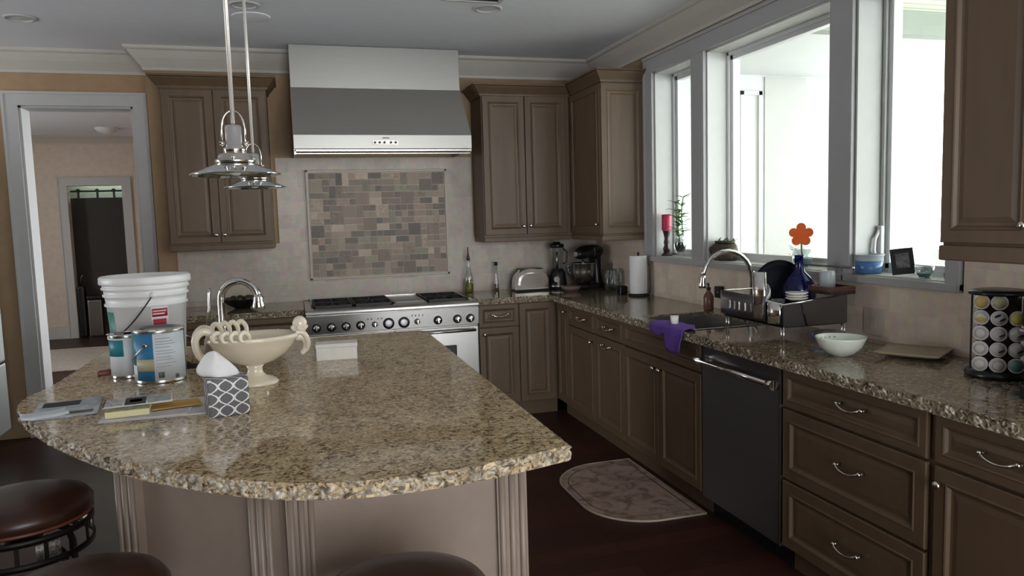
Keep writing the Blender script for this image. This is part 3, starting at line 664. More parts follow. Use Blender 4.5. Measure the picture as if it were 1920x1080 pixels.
# ------------------------------------------------------------------ dishwasher
d = thing('dishwasher', 'dark stainless dishwasher between the sink cabinet and the drawer bank', 'dishwasher', (2.1, -3.06, 0))
obj('tub', MB().box(1.862, XR-.02, -3.368, -2.752, .10, .868), m_black, d)
obj('door', MB().box(1.832, 1.862, -3.366, -2.755, .105, .768, .004), mat('dishwasher_steel', (.20, .19, .20), .42, .85, var=.03, scale=6, aniso=(1, 1, 60)), d)
obj('control_strip', MB().box(1.834, 1.862, -3.366, -2.755, .772, .866, .004), m_steel_d, d)
obj('side_trim', MB().box(1.828, 1.862, -3.3735, -3.367, .105, .866), m_steel, d)
hd = MB().cyl((1.795, -2.765, .792), (1.795, -3.345, .792), .0125)
for y in (-2.80, -3.33): hd.cyl((1.795, y, .792), (1.835, y, .792), .011)
hd.cyl((1.797, -3.335, .792), (1.797, -3.372, .792), .019, .021); hd.cyl((1.797, -2.752, .792), (1.797, -2.775, .792), .016)
obj('handle', hd, m_chrome, d); obj('toe_kick', MB().box(1.90, 1.92, -3.366, -2.755, 0, .10), m_black, d)

# ------------------------------------------------------------------ fridge, wall plates, sink, taps
m_fridge = mat('fridge_steel', (.20, .205, .19), .5, .8, var=.03, scale=6, aniso=(1, 1, 60))
f = thing('refrigerator', 'stainless refrigerator at the far left edge, beside the doorway', 'refrigerator', (-2.35, -.53, 0))
obj('body', MB().box(-2.72, -2.04, -.99, -.075, .14, 2.08, .008), m_steel_d, f)
obj('door', MB().box(-2.04, -2.0, -.985, -.535, .62, 2.07, .012), m_fridge, f); obj('door', MB().box(-2.04, -2.0, -.525, -.078, .62, 2.07, .012), m_fridge, f)
obj('freezer_drawer', MB().box(-2.04, -2.0, -.985, -.078, .14, .61, .012), m_fridge, f)
for y in (-.56, -.50): obj('handle', MB().cyl((-1.96, y, .80), (-1.96, y, 1.7), .011).cyl((-2.0, y, .83), (-1.96, y, .83), .009).cyl((-2.0, y, 1.67), (-1.96, y, 1.67), .009), m_steel, f)
obj('toe_kick', MB().box(-2.7, -2.08, -.98, -.09, 0, .14), m_black, f)

def wall_plate(name, label, cat, side, c, w_, h, n, m=m_white):
    t = thing(name, label, cat, place(side, c[0], c[1], c[2])); u, nn = axes(side); pl = place(side, c[0], c[1], c[2])
    def bx(a0, a1, z0, z1, d0, d1):
        p, q = pl+u*a0+nn*d0, pl+u*a1+nn*d1
        return MB().box(min(p.x, q.x), max(p.x, q.x), min(p.y, q.y), max(p.y, q.y), pl.z+z0, pl.z+z1, .0012)
    obj('plate', bx(-w_/2, w_/2, -h/2, h/2, 0, .005), m, t)
    for k in range(n):
        x = (k-(n-1)/2)*.046; obj('toggle' if name != 'wall_outlet' else 'socket', bx(x-.006, x+.006, -.012, .012, .005, .012) if name != 'wall_outlet' else bx(x-.015, x+.015, -.034, .034, .005, .007), mat('switch_ivory', (.5, .47, .42), .4) if name != 'wall_outlet' else m, t)
wall_plate('light_switch', 'ivory four-gang switch plate on the tile behind the island tap', 'light switch', 'back', (-.0125, -.716, 1.01), .19, .122, 4, mat('plate_ivory', (.50, .46, .42), .4))
wall_plate('wall_outlet', 'stone-coloured outlet plate on the tile behind the white bowl', 'outlet', 'right', (XR-.0125, -3.22, .995), .12, .12, 1, mat('plate_stone', (.50, .43, .36), .4))
t = thing('wall_plug', 'black plug adapter on the tile beside the kitchen tap', 'plug', (2.43, -1.974, 1.02)); obj('housing', MB().box(2.395, 2.4295, -2.005, -1.945, .985, 1.055, .006), m_black, t); obj('indicator_light', MB().ball((2.394, -1.99, 1.02), .005, n=8), m_white, t)

t = thing('kitchen_sink', 'steel undermount sink below the tall kitchen tap', 'sink', (2.07, -2.345, .70))
b = MB(); X0, X1, Y0, Y1 = 1.868, 2.277, -2.657, -2.033
b.box(X0, X1, Y0, Y1, .68, .69).box(X0, X0+.006, Y0, Y1, .69, .905).box(X1-.006, X1, Y0, Y1, .69, .905).box(X0, X1, Y0, Y0+.006, .69, .905).box(X0, X1, Y1-.006, Y1, .69, .905)
obj('basin', b, m_steel, t); obj('divider', MB().box(X0, X1, -2.50, -2.488, .69, .895, .004), m_steel, t); obj('drain', MB().lathe([(.05, .69), (.05, .694), (.035, .695), (0, .692)], (2.07, -2.25, 0)), m_chrome, t)

def gooseneck(name, label, base, R, ztop, dirv, r, head, handle):
    bx_, by = base; dv = Vector((dirv[0], dirv[1], 0)).normalized(); t = thing(name, label, 'faucet', (bx_, by, ZC))
    obj('base', MB().lathe([(.030, 0), (.030, .006), (.022, .012), (.020, .05), (r*1.25, .06), (r*1.15, .10)], (bx_, by, ZC), 20), m_chrome, t)
    P = Vector((bx_, by, 0)); zc = ztop-R; pts = [P+Vector((0, 0, ZC+.05)), P+Vector((0, 0, (ZC+zc)/2))]
    for k in range(15):
        a = PI*k/14*.97; pts.append(P+dv*(R-R*math.cos(a))+Vector((0, 0, zc+R*math.sin(a))))
    end = pts[-1]; obj('neck', MB().tube(pts, r, 12), m_chrome, t)
    hp = end+Vector((0, 0, -head)); hm = MB().tube([end+Vector((0, 0, .012)), end, end+Vector((0, 0, -head*.3)), end+Vector((0, 0, -head*.75)), hp], [r*1.05, r*1.25, r*1.35, r*1.75, r*1.7], 14)
    obj('spray_head', hm, m_chrome, t)
    s = Vector((dv.y, -dv.x, 0))*handle; a = P+Vector((0, 0, ZC+.035))
    obj('lever', MB().tube([a, a+s*.03, a+s*.05+Vector((0, 0, .02)), a+s*.075+Vector((0, 0, .06))], [.010, .009, .006, .005], 8), m_chrome, t)
gooseneck('faucet', 'tall chrome gooseneck faucet over the kitchen sink by the windows', (2.337, -2.42), .15, 1.292, (-1, 0), .0125, .055, -1)
gooseneck('faucet', 'chrome gooseneck faucet on the island, rising behind the cream footed bowl', (-.395, -2.20), .088, 1.245, (1, -.28), .017, .055, 1)
t = thing('soap_pump', 'slender tan soap pump on the island beside the gooseneck faucet', 'soap pump', (-.46, -2.20, ZC))
obj('collar', MB().lathe([(.02, 0), (.02, .05), (.012, .07), (.012, .12)], (-.46, -2.20, ZC), 14), mat('pump_tan', (.32, .26, .20), .35), t)
obj('spout', MB().tube([(-.46, -2.2, 1.03), (-.447, -2.2, 1.12), (-.445, -2.2, 1.19), (-.44, -2.2, 1.215)], [.009, .007, .007, .005], 8), m_nickel, t)
t = thing('soap_bottle', 'small brown soap bottle with dark pump beside the kitchen sink', 'soap bottle', (2.325, -2.0, ZC))
m_amb = mat('amber_plastic', (.22, .10, .07), .2, trans=.3)
obj('bottle', MB().lathe([(.026, 0), (.030, .01), (.031, .08), (.024, .10), (.012, .115), (.012, .125), (0, .125)], (2.325, -2.00, ZC), 20), m_amb, t)
obj('pump', MB().lathe([(.013, .125), (.013, .14), (.005, .142), (.005, .165), (0, .165)], (2.325, -2.0, ZC), 12).cyl((2.325, -2.0, ZC+.162), (2.285, -2.0, ZC+.155), .005), m_black, t)
t = thing('sponge_cup', 'small white cup standing at the sink rim beside the purple cloth', 'cup', (1.90, -2.60, .906))
b = MB().lathe([(0, 0), (.018, 0), (.022, .055), (.019, .055), (.016, .006), (0, .005)], (1.84, -2.47, ZC), 18, cap=False); obj('wall', b, m_white, t)

# purple cloth over the counter front
m_purple = mat('purple_microfibre', (.115, .052, .30), .85, var=.12, scale=60, bump=.4)
rows = []; rnd = random.Random(2); ny = 26
for i in range(ny+1):
    s = i/ny; y = -2.33-.33*s; hang = .045+.012*math.sin(s*9)
    if s > .52: hang = .122+.006*math.sin(s*20)
    if s > .94: hang = .105
    topx = 1.86+.05*math.sin(s*4)+(.035 if s > .6 else 0); row = []
    for k in range(13):
        v = k/12; fold = .004*math.sin(s*14+v*3)
        if v < .5: x = topx+(1.783-topx)*(v/.5); z = ZC+.004+abs(fold)+.008*math.sin(PI*v*2)*(1+math.sin(s*7))*.6
        else: w_ = (v-.5)/.5; x = 1.773-.006*math.sin(w_*3+s*11); z = ZC+.003-w_*hang
        row.append((x, y+.01*math.sin(v*5+s*3), z))
    rows.append(row)
o = single('dish_cloth', MB().grid(rows), m_purple, 'purple cloth draped over the granite edge in front of the sink', 'cloth')
sm = o.modifiers.new('thickness', 'SOLIDIFY'); sm.thickness = .003; sm.offset = 1

# ------------------------------------------------------------------ floor mat, rug
def dshape(cx, cy, L_, D, n=24, s=1.0):         # straight side on +x, rounded corners on -x
    pts = [(D/2, -L_/2), (D/2, L_/2)]; r = D*.58
    for k in range(n+1):
        a = PI/2+(PI/2)*k/n; pts.append((-D/2+r+r*math.cos(a), L_/2-r+r*math.sin(a)))
    for k in range(n+1):
        a = PI+(PI/2)*k/n; pts.append((-D/2+r+r*math.cos(a), -L_/2+r+r*math.sin(a)))
    return [(cx+x*s, cy+y*s) for x, y in pts]
m, N, L, b_ = _new('faded_rug'); tc = N.new('ShaderNodeTexCoord'); n1 = N.new('ShaderNodeTexNoise'); n1.inputs['Scale'].default_value = 11; n1.inputs['Detail'].default_value = 6; n1.inputs['Distortion'].default_value = 1
L.new(tc.outputs['Object'], n1.inputs[0]); cr = N.new('ShaderNodeValToRGB'); e = cr.color_ramp.elements; e[0].position = .38; e[0].color = (.16, .095, .075, 1); e[1].position = .62; e[1].color = (.33, .235, .185, 1)
x = e.new(.48); x.color = (.27, .185, .145, 1); L.new(n1.outputs['Fac'], cr.inputs[0]); L.new(cr.outputs[0], b_.inputs['Base Color']); b_.inputs['Roughness'].default_value = .95
t = thing('floor_mat', 'faded half-oval floor mat in front of the sink cabinet', 'floor mat', (1.60, -2.28, 0))
obj('pile', MB().prism(dshape(1.585, -2.30, .90, .54), .001, .009, .002), m, t)
P = dshape(1.585, -2.30, .90, .54); obj('binding', MB().tube([(x_, y_, .006) for x_, y_ in P], .006, 6, True), mat('mat_binding', (.34, .27, .21), .9), t)
P = dshape(1.585, -2.30, .90, .54, s=.86); obj('border_stripe', MB().tube([(x_, y_, .0085) for x_, y_ in P], .004, 4, True), mat('mat_border', (.10, .06, .045), .95), t)
single('area_rug', MB().box(-4.2, -1.9, 2.98, 4.62, .001, .012, .003), mat('cream_rug', (.46, .42, .36), .95, var=.18, scale=40), 'cream rug on the floor of the room beyond the doorway', 'rug')

# ------------------------------------------------------------------ ceiling
def can_light(x, y, label, group='recessed ceiling lights'):
    t = thing('recessed_light', label, 'ceiling light', (x, y, H), group=group)
    obj('trim_ring', MB().lathe([(.088, 0), (.088, -.006), (.066, -.010), (.066, 0)], (x, y, H-.0005), 32, cap=False), m_trim, t)
    obj('reflector', MB().lathe([(.068, -.001), (.045, -.004), (0, -.005)], (x, y, H-.0005), 28, cap=False), mat('frosted_lens', (.62, .63, .66), .3), t)
can_light(1.163, -1.419, 'round recessed ceiling light right of the range hood, near the air vent')
can_light(-1.549, -.717, 'round recessed ceiling light in the upper left corner above the doorway')
can_light(-.25, -1.24, 'round recessed ceiling light beside the pendant rods at the top edge')
t = thing('ceiling_speaker', 'flat round ceiling speaker just behind the pendant rods', 'ceiling speaker', (-.225, -.98, H))
obj('grille', MB().lathe([(.115, 0), (.115, -.004), (.105, -.006), (0, -.006)], (-.225, -.98, H-.0005), 36), m_ceil, t)
t = thing('air_vent', 'rectangular metal air vent in the ceiling at the top edge', 'air vent', (1.0, -1.80, H))
obj('frame', MB().box(.84, 1.19, -1.92, -1.90, H-.022, H-.001, .003).box(.84, 1.19, -1.61, -1.585, H-.022, H-.001, .003).box(.84, .86, -1.90, -1.61, H-.022, H-.001).box(1.17, 1.19, -1.90, -1.61, H-.022, H-.001), m_trim, t)
for k in range(9): obj('slat', MB().extr([(-1.892+k*.031, H-.002), (-1.875+k*.031, H-.019), (-1.873+k*.031, H-.017), (-1.89+k*.031, H-.001)], .86, 1.17, 'x'), m_steel_d, t)
t = thing('ceiling_lamp', 'small flush ceiling lamp in the room beyond the doorway', 'ceiling lamp', (-2.24, 4.7, H))
obj('dish', MB().lathe([(.14, 0), (.14, -.01), (.10, -.05), (.04, -.07), (0, -.072)], (-2.24, 4.7, H-.0005)), m_white, t)

# ------------------------------------------------------------------ pendants
m_rod = mat('satin_rod', (.80, .77, .72), .45, .5, var=.02)
def pendant(label, x, y, zr, sway=0):
    t = thing('pendant_lamp', label, 'pendant lamp', (x, y, H), group=None)
    obj('canopy', MB().lathe([(.065, 0), (.065, -.012), (.05, -.022), (.012, -.03), (0, -.03)], (x, y, H-.0005), 24), m_nickel, t)
    obj('rod', MB().cyl((x, y, H-.02), (x, y, zr+.155), .0065, n=10), m_rod, t)
    S = .90
    obj('socket', MB().lathe([(.0, .150), (.022, .150), (.026, .143), (.026, .085), (.034, .080), (.034, .068), (.030, .064)], (x, y, zr), 22), m_chrome, t)
    obj('fitter', MB().lathe([(.030, .066), (.048, .060), (.052, .052), (.052, .046), (.060, .043), (.062, .036), (.058, .033), (0, .033)], (x, y, zr), 28), m_nickel, t)
    arc_ = [(x+.034*math.cos(a)*1.0, y, zr+.140+.055*math.sin(a)) for a in [PI*k/12 for k in range(13)]]
    yk = MB().tube([(x+.034, y, zr+.085)]+arc_+[(x-.034, y, zr+.085)], .0032, 8)
    obj('yoke', yk, m_nickel, t)
    for s in (-1, 1): obj('thumb_screw', MB().cyl((x+s*.028, y, zr+.095), (x+s*.044, y, zr+.095), .005, .007, 10), m_nickel, t)
    for k in range(3):
        a = 2*PI*k/3+.5; obj('shade_screw', MB().ball((x+.060*math.cos(a), y+.060*math.sin(a), zr+.048), .006, n=8), m_chrome, t)
    pr = [(.040, .034), (.060, .032), (.095, .016), (.130, .002), (.1365, -.001), (.137, -.0045), (.133, -.006), (.094, .009), (.060, .0245), (.040, .027), (.040, .034)]
    obj('glass_shade', MB().lathe(pr, (x, y, zr), 56, cap=False), m_shade, t)
    obj('bulb', MB().lathe([(.012, .034), (.018, .018), (.020, .006), (.012, -.004), (0, -.006)], (x, y, zr), 16), m_white, t)
pendant('nearer glass-shaded pendant lamp over the island, with larger green-edged disc', -.214, -3.43, 1.668)
pendant('farther pendant lamp over the island, smaller green disc seen just below the first', -.207, -2.30, 1.68)

# ------------------------------------------------------------------ bar stools
def stool_mesh():
    t = thing('bar_stool', 'x', 'stool', (0, 0, 0)); r = .195; zs = .71
    obj('seat', MB().lathe([(0, zs), (r*.45, zs-.001), (r*.75, zs-.007), (r*.93, zs-.020), (r, zs-.040), (r*.99, zs-.060), (r*.93, zs-.076), (0, zs-.078)], n=48), m_leather, t)
    obj('seat_piping', MB().tube([(r*.97*math.cos(a), r*.97*math.sin(a), zs-.070) for a in [2*PI*k/48 for k in range(48)]], .006, 6, True), mat('piping_leather', (.13, .04, .025), .35), t)
    for z in (zs-.095, zs-.165):
        obj('ring_band', MB().lathe([(r*.95, z-.009), (r*.985, z-.009), (r*.985, z+.009), (r*.95, z+.009), (r*.95, z-.009)], n=48, cap=False), m_wiron, t)
    for k in range(16):
        a = 2*PI*k/16; obj('slat', MB().box(r*.945, r*.965, -.006, .006, zs-.165, zs-.095).sub(MB(), Matrix()), m_wiron, t).rotation_euler.z = a
    m_mesh = mat('woven_metal', (.30, .28, .26), .45, .6, var=.8, scale=160)
    for k in range(4):
        a0 = 2*PI*k/4+.25; obj('woven_panel', vsec((0, 0), r*.955, a0, a0+.36, zs-.158, zs-.102), m_mesh, t)
    obj('swivel', MB().lathe([(.09, zs-.082), (.09, zs-.10), (.05, zs-.12), (.05, zs-.15), (0, zs-.15)], n=24), m_wiron, t)
    for k in range(4):
        a = PI/4+k*PI/2; c_, s_ = math.cos(a), math.sin(a)
        obj('leg', MB().tube([(.085*c_, .085*s_, zs-.13), (.15*c_, .15*s_, zs-.17), (.168*c_, .168*s_, zs-.22), (.175*c_, .175*s_, .30), (.21*c_, .21*s_, .012)], [.010, .011, .011, .011, .011], 8), m_wiron, t)
        obj('foot', MB().lathe([(.016, 0), (.016, .012), (0, .014)], (.212*c_, .212*s_, 0), 12), m_black, t)
    obj('foot_ring', MB().tube([(.178*math.cos(a), .178*math.sin(a), .26) for a in [2*PI*k/40 for k in range(40)]], .009, 8, True), m_wiron, t)
    return t
s0 = stool_mesh()
SP = [((-.895, -3.40, 0), .2, 'round leather bar stool at the left edge, its openwork iron band in view'),
      ((-.57, -4.09, 0), .6, 'brown round bar stool seat low between the left edge and the angled island corner'),
      ((.145, -4.345, 0), 0, 'brown round bar stool in front of the front island panel, only its top showing')]
for i, (l, a, lab) in enumerate(SP):
    o = s0 if i == 0 else copy_tree(s0)
    o.location = l; o.rotation_euler = (0, 0, a); o['label'] = lab; o['group'] = 'bar stools round the island'

# ------------------------------------------------------------------ things on the island
c = (-.672, -2.43, ZC)
t = thing('bucket', 'big white plastic bucket with red and green labels on the island', 'bucket', c)
zb = lambda r, z: (r, z)
obj('wall', MB().lathe([(0, 0), (.136, 0), (.139, .004), (.155, .265), (.163, .267), (.163, .275), (.157, .277), (.160, .305), (.168, .307), (.168, .315), (.162, .317), (.164, .335), (.172, .337), (.172, .345), (.167, .347), (.167, .357), (.177, .358), (.180, .362), (.179, .386), (.174, .391), (.166, .389), (.160, .345), (.148, .27), (.134, .012), (0, .010)], c, 56, cap=False), m_white, t)
rr = lambda z: .139+(.155-.139)*z/.265
ang = math.atan2(-5.95-c[1], -.054-c[0])
def blab(nm, a0, a1, z0, z1, m, lab=None, e=.0012): return obj(nm, vsec(c, (rr(z0), rr(z1)), ang+a0, ang+a1, ZC+z0, ZC+z1, e), m, t, lab)
m_red = mat('red_ink', (.38, .02, .05), .5); m_grn = mat('teal_ink', (.03, .20, .17), .5)
blab('warning_label', .08, .52, .17, .262, m_paper); blab('red_label', .10, .50, .222, .256, m_red, 'red label with white lines', .0026); blab('red_label', .12, .46, .178, .212, m_red, 'red splash on the label', .0026)
blab('label_line', .12, .46, .244, .248, m_white, None, .0034); blab('label_line', .12, .42, .231, .236, m_white, None, .0034)
blab('green_label', -1.35, -.98, .10, .245, m_grn, 'dark green label')
hp = []
for k in range(17):
    s = k/16; a = ang+.13-1.25*s; z = .315-.175*s-.045*math.sin(PI*s); hp.append((c[0]+(.176-.012*s)*math.cos(a), c[1]+(.176-.012*s)*math.sin(a), ZC+z))
obj('wire_handle', MB().tube(hp, .0028, 8), m_iron, t)
for p in (hp[0], hp[-1]): obj('handle_ear', MB().ball(p, .012, n=12), m_white, t)

def paint_can(label, c, r, h, blue, rot=0):
    t = thing('paint_can', label, 'paint can', c)
    obj('tin', MB().lathe([(0, 0), (r*.985, 0), (r, .003), (r*.985, .008), (r*.985, h-.012), (r*1.005, h-.006), (r*.99, h), (r*.93, h), (r*.90, h-.006), (r*.85, h-.004), (r*.84, h-.012), (0, h-.012)], c, 44, cap=False), m_steel, t)
    a = math.atan2(-5.95-c[1], -.054-c[0])+rot; R1 = r*.985
    def s(nm, a0, a1, z0, z1, m, e=.001, lab=None): return obj(nm, vsec(c, R1, a+a0, a+a1, c[2]+z0, c[2]+z1, e), m, t, lab)
    m_b = mat('blue_label_ink', (.03, .17, .34), .45); m_t = mat('teal_label_ink', (.02, .20, .24), .45); m_y = mat('tan_label_band', (.42, .39, .24), .5); m_l = mat('label_white', (.62, .66, .70), .5)
    if blue:
        s('blue_label', -1.05, -.24, .012, h-.014, m_b); s('tan_band', -1.05, -.24, .05, .095, m_y, .002, 'tan band on the blue label'); s('blue_label', -1.9, -1.05, .07, h-.014, m_t, .001, 'teal side of the label')
        s('white_label', -.24, 1.2, .012, h-.014, m_l); s('white_label', -1.9, -1.05, .012, .07, m_l, .0012)
        for k, z in enumerate((.172, .160, .150, .138, .124, .114, .100, .090, .076, .064)): s('printed_line', -.16, .42+.1*(k % 3), z, z+.0022, mat('grey_ink', (.33, .35, .38), .6), .0018)
        s('barcode', -.10, .12, .022, .044, mat('barcode_ink', (.10, .10, .11), .6, var=.9, scale=220, aniso=(1, 1, .02)), .0018)
        s('barcode', .55, .72, .016, .03, mat('dark_ink', (.10, .10, .11), .6), .0018)
        e_ = a-.53; p = (c[0]+(R1+.003)*math.cos(e_), c[1]+(R1+.003)*math.sin(e_), c[2]+h*.72)
        q = (p[0]+.008*math.cos(e_), p[1]+.008*math.sin(e_), p[2]); obj('handle_boss', MB().cyl(p, q, .011, .007), m_chrome, t)
        g = MB(); pts = [(c[0]+(R1+.006)*math.cos(e_-k*.14), c[1]+(R1+.006)*math.sin(e_-k*.14), c[2]+h*.72-.075*math.sin(k*PI/22)) for k in range(12)]
        obj('wire_handle', g.tube(pts, .0018, 6), m_nickel, t)
    else:
        s('white_label', -2.4, 1.2, .012, h-.014, m_l); s('teal_band', -1.8, -.2, .09, h-.02, m_t, .0018)
    dr = MB(); rnd = random.Random(5 if blue else 6)
    for k in range(6):
        aa = rnd.uniform(0, 6.28); dr.ball((c[0]+r*.94*math.cos(aa), c[1]+r*.94*math.sin(aa), c[2]+h-.002), .010, (1.6, 1.3, .28), 10)
    obj('dried_paint', dr, m_white, t)
paint_can('paint can with blue and white label, nearest the camera on the island', (-.575, -2.80, ZC), .094, .205, True)
paint_can('smaller pale paint can squeezed between the bucket and the blue-labelled can', (-.715, -2.675, ZC), .062, .175, False)

t = thing('lighter_clip', 'small red and black clip lying on the island by the bucket', 'clip', (-.80, -2.60, ZC), .3)
obj('red_body', MB().sub(MB().box(-.045, .02, -.012, .012, 0, .016, .004).box(-.04, .015, -.006, .006, .016, .022, .002), t.matrix_basis), mat('worn_red', (.16, .035, .025), .4), t)
obj('black_end', MB().sub(MB().box(.02, .055, -.014, .014, 0, .024, .003), t.matrix_basis), m_black, t)

# footed bowl
def sm(P, n=4):
    P = [Vector(p) for p in P]; out = []
    for i in range(len(P)-1):
        p0, p1, p2, p3 = P[max(i-1, 0)], P[i], P[i+1], P[min(i+2, len(P)-1)]
        for k in range(n):
            t_ = k/n; out.append(.5*((2*p1)+(-p0+p2)*t_+(2*p0-5*p1+4*p2-p3)*t_*t_+(-p0+3*p1-3*p2+p3)*t_**3))
    return out+[P[-1]]
def vary(R, m_): 
    out = []
    for k in range(m_):
        f = k/(m_-1)*(len(R)-1); i = min(int(f), len(R)-2); out.append(R[i]+(R[i+1]-R[i])*(f-i))
    return out
c = (-.215, -3.04, ZC); RZ = .10
t = thing('footed_bowl', 'cream ceramic footed bowl with sculpted handles standing on the island', 'bowl', c, RZ)
W = t.matrix_basis; sxy = (1.0, .72)
def loc_lathe(prof, n=48, sx=1, sy=1, cc=(0, 0, 0), cap=False): b = MB(); b.lathe(prof, cc, n, sx, sy, cap); return MB().sub(b, W)
obj('foot', loc_lathe([(0, 0), (.082, 0), (.084, .006), (.078, .014), (.066, .020), (.040, .030), (.028, .045), (.026, .060), (.034, .072), (0, .074)], sx=1, sy=.9), m_cream, t)
BX = 1.0
obj('basin', loc_lathe([(.03, .070), (.075, .085), (.115, .110), (.145, .142), (.158, .165), (.166, .170), (.168, .180), (.160, .186), (.150, .180), (.138, .160), (.108, .125), (.06, .10), (0, .095)], 56, 1, .72), m_cream, t)
# curled handle (left), lion-like knob (right)
hd = MB(); L_ = MB()
def curl(mb, pts, rad, n=9):
    q = sm(pts, 5); mb.tube(q, vary(rad, len(q)), n)
for k, (yy, sc_) in enumerate(((-.050, 1), (-.012, 1.15), (.03, 1))):
    curl(L_, [(-.135, yy, .172), (-.145, yy, .205), (-.172, yy, .216), (-.196, yy, .192), (-.196, yy, .15), (-.180, yy, .115), (-.160, yy, .105)], [.012*sc_, .014, .015, .014, .012, .010, .007])
for k in range(4):
    xx = -.125+.030*k; yy = -.118*math.sqrt(max(0, 1-(xx/.17)**2))
    curl(L_, [(xx+.018, yy+.012, .176), (xx+.016, yy-.002, .198), (xx, yy-.008, .212), (xx-.014, yy-.010, .200), (xx-.010, yy-.012, .182), (xx+.004, yy-.012, .180)], [.006, .008, .009, .009, .007, .005])
    curl(L_, [(xx+.018, -yy-.012, .176), (xx+.016, -yy, .205), (xx, -yy+.006, .224), (xx-.014, -yy+.008, .21), (xx-.010, -yy+.010, .184)], [.007, .009, .010, .010, .006])
obj('scroll_handle', hd.sub(L_, W), m_cream, t)
L_ = MB(); L_.ball((.170, 0, .214), .029, (.95, .9, 1.0), 20).ball((.166, .0, .192), .026, (1.1, 1.1, .6), 14)
for k in range(6): L_.ball((.168+.026*math.cos(k*1.05+.3), .024*math.sin(k*1.05+.3), .200), .009, n=8)
curl(L_, [(.150, 0, .165), (.176, 0, .165), (.192, 0, .14), (.186, 0, .115), (.170, 0, .098)], [.018, .020, .016, .013, .008])
for s_i in (-1, 1): curl(L_, [(.150, s_i*.03, .185), (.178, s_i*.028, .180), (.194, s_i*.02, .15), (.190, s_i*.01, .12)], [.008, .011, .010, .006])
obj('figural_handle', MB().sub(L_, W), m_cream, t)

# tissue box with lattice pattern
m, N, L, b_ = _new('lattice_print'); tc = N.new('ShaderNodeTexCoord'); sp_ = N.new('ShaderNodeSeparateXYZ'); L.new(tc.outputs['Object'], sp_.inputs[0])
def mth(op, a, b=None):
    n = N.new('ShaderNodeMath'); n.operation = op
    for i, v in enumerate((a, b)):
        if v is None: continue
        if isinstance(v, (int, float)): n.inputs[i].default_value = v
        else: L.new(v, n.inputs[i])
    return n.outputs[0]
uu = mth('MULTIPLY', mth('ADD', sp_.outputs[0], sp_.outputs[1]), 22); zz = mth('MULTIPLY', sp_.outputs[2], 26)
def line(a):
    return mth('LESS_THAN', mth('ABSOLUTE', mth('SUBTRACT', mth('FRACT', a), .5)), .075)
wob = mth('MULTIPLY', mth('SINE', mth('MULTIPLY', zz, 6.2832)), .10)
g = mth('MAXIMUM', line(mth('ADD', mth('ADD', uu, zz), wob)), line(mth('SUBTRACT', mth('SUBTRACT', uu, zz), wob)))
mx = N.new('ShaderNodeMix'); mx.data_type = 'RGBA'; mx.inputs[6].default_value = (.085, .085, .095, 1); mx.inputs[7].default_value = (.70, .70, .70, 1); L.new(g, mx.inputs[0]); L.new(mx.outputs[2], b_.inputs['Base Color']); b_.inputs['Roughness'].default_value = .5
c = (-.283, -3.455, ZC); t = thing('tissue_box', 'grey tissue box with white lattice pattern and a tissue sticking out', 'tissue box', c, .22); W = t.matrix_basis
obj('carton', MB().sub(MB().box(-.060, .060, -.060, .060, 0, .118, .004), W), m, t)
obj('opening', MB().sub(MB().lathe([(.035, .1182), (.035, .1188), (0, .1188)], (-.005, 0, 0), 24, 1, .6, False), W), m_paper, t)
def tissue_sheet(dy, k_):
    rows = []
    for i in range(17):
        v = i/16
        xl = -.028-.062*math.sin(min(1, v*1.5)*PI/2)+.035*max(0, v-.45)*1.8; xr = .040+.010*math.sin(v*PI)-.045*v*v
        zl = .112+.030*v+.062*max(0, v-.35)**.8; zr = .112+.025*v+.035*v*v*k_; row = []
        for j in range(17):
            u = j/16; x = xl+(xr-xl)*u; z = zl+(zr-zl)*u+.016*math.sin(PI*u)*v-.010*max(0, u-.55)*v; y = dy-.022*math.sin(PI*u)*(1-.5*v)+.022*abs(u-.30-.25*v)*(.4+v)-.006*math.sin(u*9-v*3)
            row.append((x, y, z))
        rows.append(row)
    return rows
rows = tissue_sheet(.004, 1.4)
o = obj('tissue', MB().sub(MB().grid(rows), W), m_paper, t); sm = o.modifiers.new('thickness', 'SOLIDIFY'); sm.thickness = .0012

t = thing('small_box', 'plain white lidded box lying on the island near the range', 'box', (.105, -2.64, ZC), -.06); W = t.matrix_basis
m_wb = mat('matte_white_card', (.76, .73, .69), .5)
obj('carton', MB().sub(MB().box(-.086, .086, -.045, .045, 0, .055, .003), W), m_wb, t); obj('lid', MB().sub(MB().box(-.088, .088, -.047, .047, .055, .072, .003), W), m_wb, t)

# papers
def sheet(name, label, c, rz, w_, d, h, m, cat='paper', extra=(), group=None, curl=0.):
    t = thing(name, label, cat, c, rz, group); W = t.matrix_basis
    rows = [[(x, y, h*s+curl*max(0, (abs(x)/(w_/2))-.4)**2+.0004) for x in [(-.5+i/10)*w_ for i in range(11)]] for y in (-d/2, 0, d/2) for s in (1,)]
    top = MB().grid(rows); b = MB().sub(top, W); o = obj('sheet', b, m, t); sm = o.modifiers.new('thickness', 'SOLIDIFY'); sm.thickness = max(h, .0008); sm.offset = -1
    for nm, x0, x1, y0, y1, mm in extra:
        obj(nm, MB().sub(MB().box(x0, x1, y0, y1, h+.0004, h+.0016), W), mm, t)
    return t
m_gp = mat('grey_newsprint', (.38, .40, .42), .7, var=.25, scale=30); m_ink = mat('black_ink', (.02, .02, .022), .6); m_pin = mat('pale_print', (.45, .43, .42), .6, var=.5, scale=90)
sheet('newspaper', 'folded grey newspaper with dark photographs at the island left edge', (-.80, -3.20, ZC), .15, .19, .26, .003, m_gp, 'newspaper', (('photo_block', -.08, .03, .04, .11, m_ink), ('photo_block', -.02, .08, -.10, -.06, mat('sepia_print', (.12, .10, .08), .6))), curl=.006)
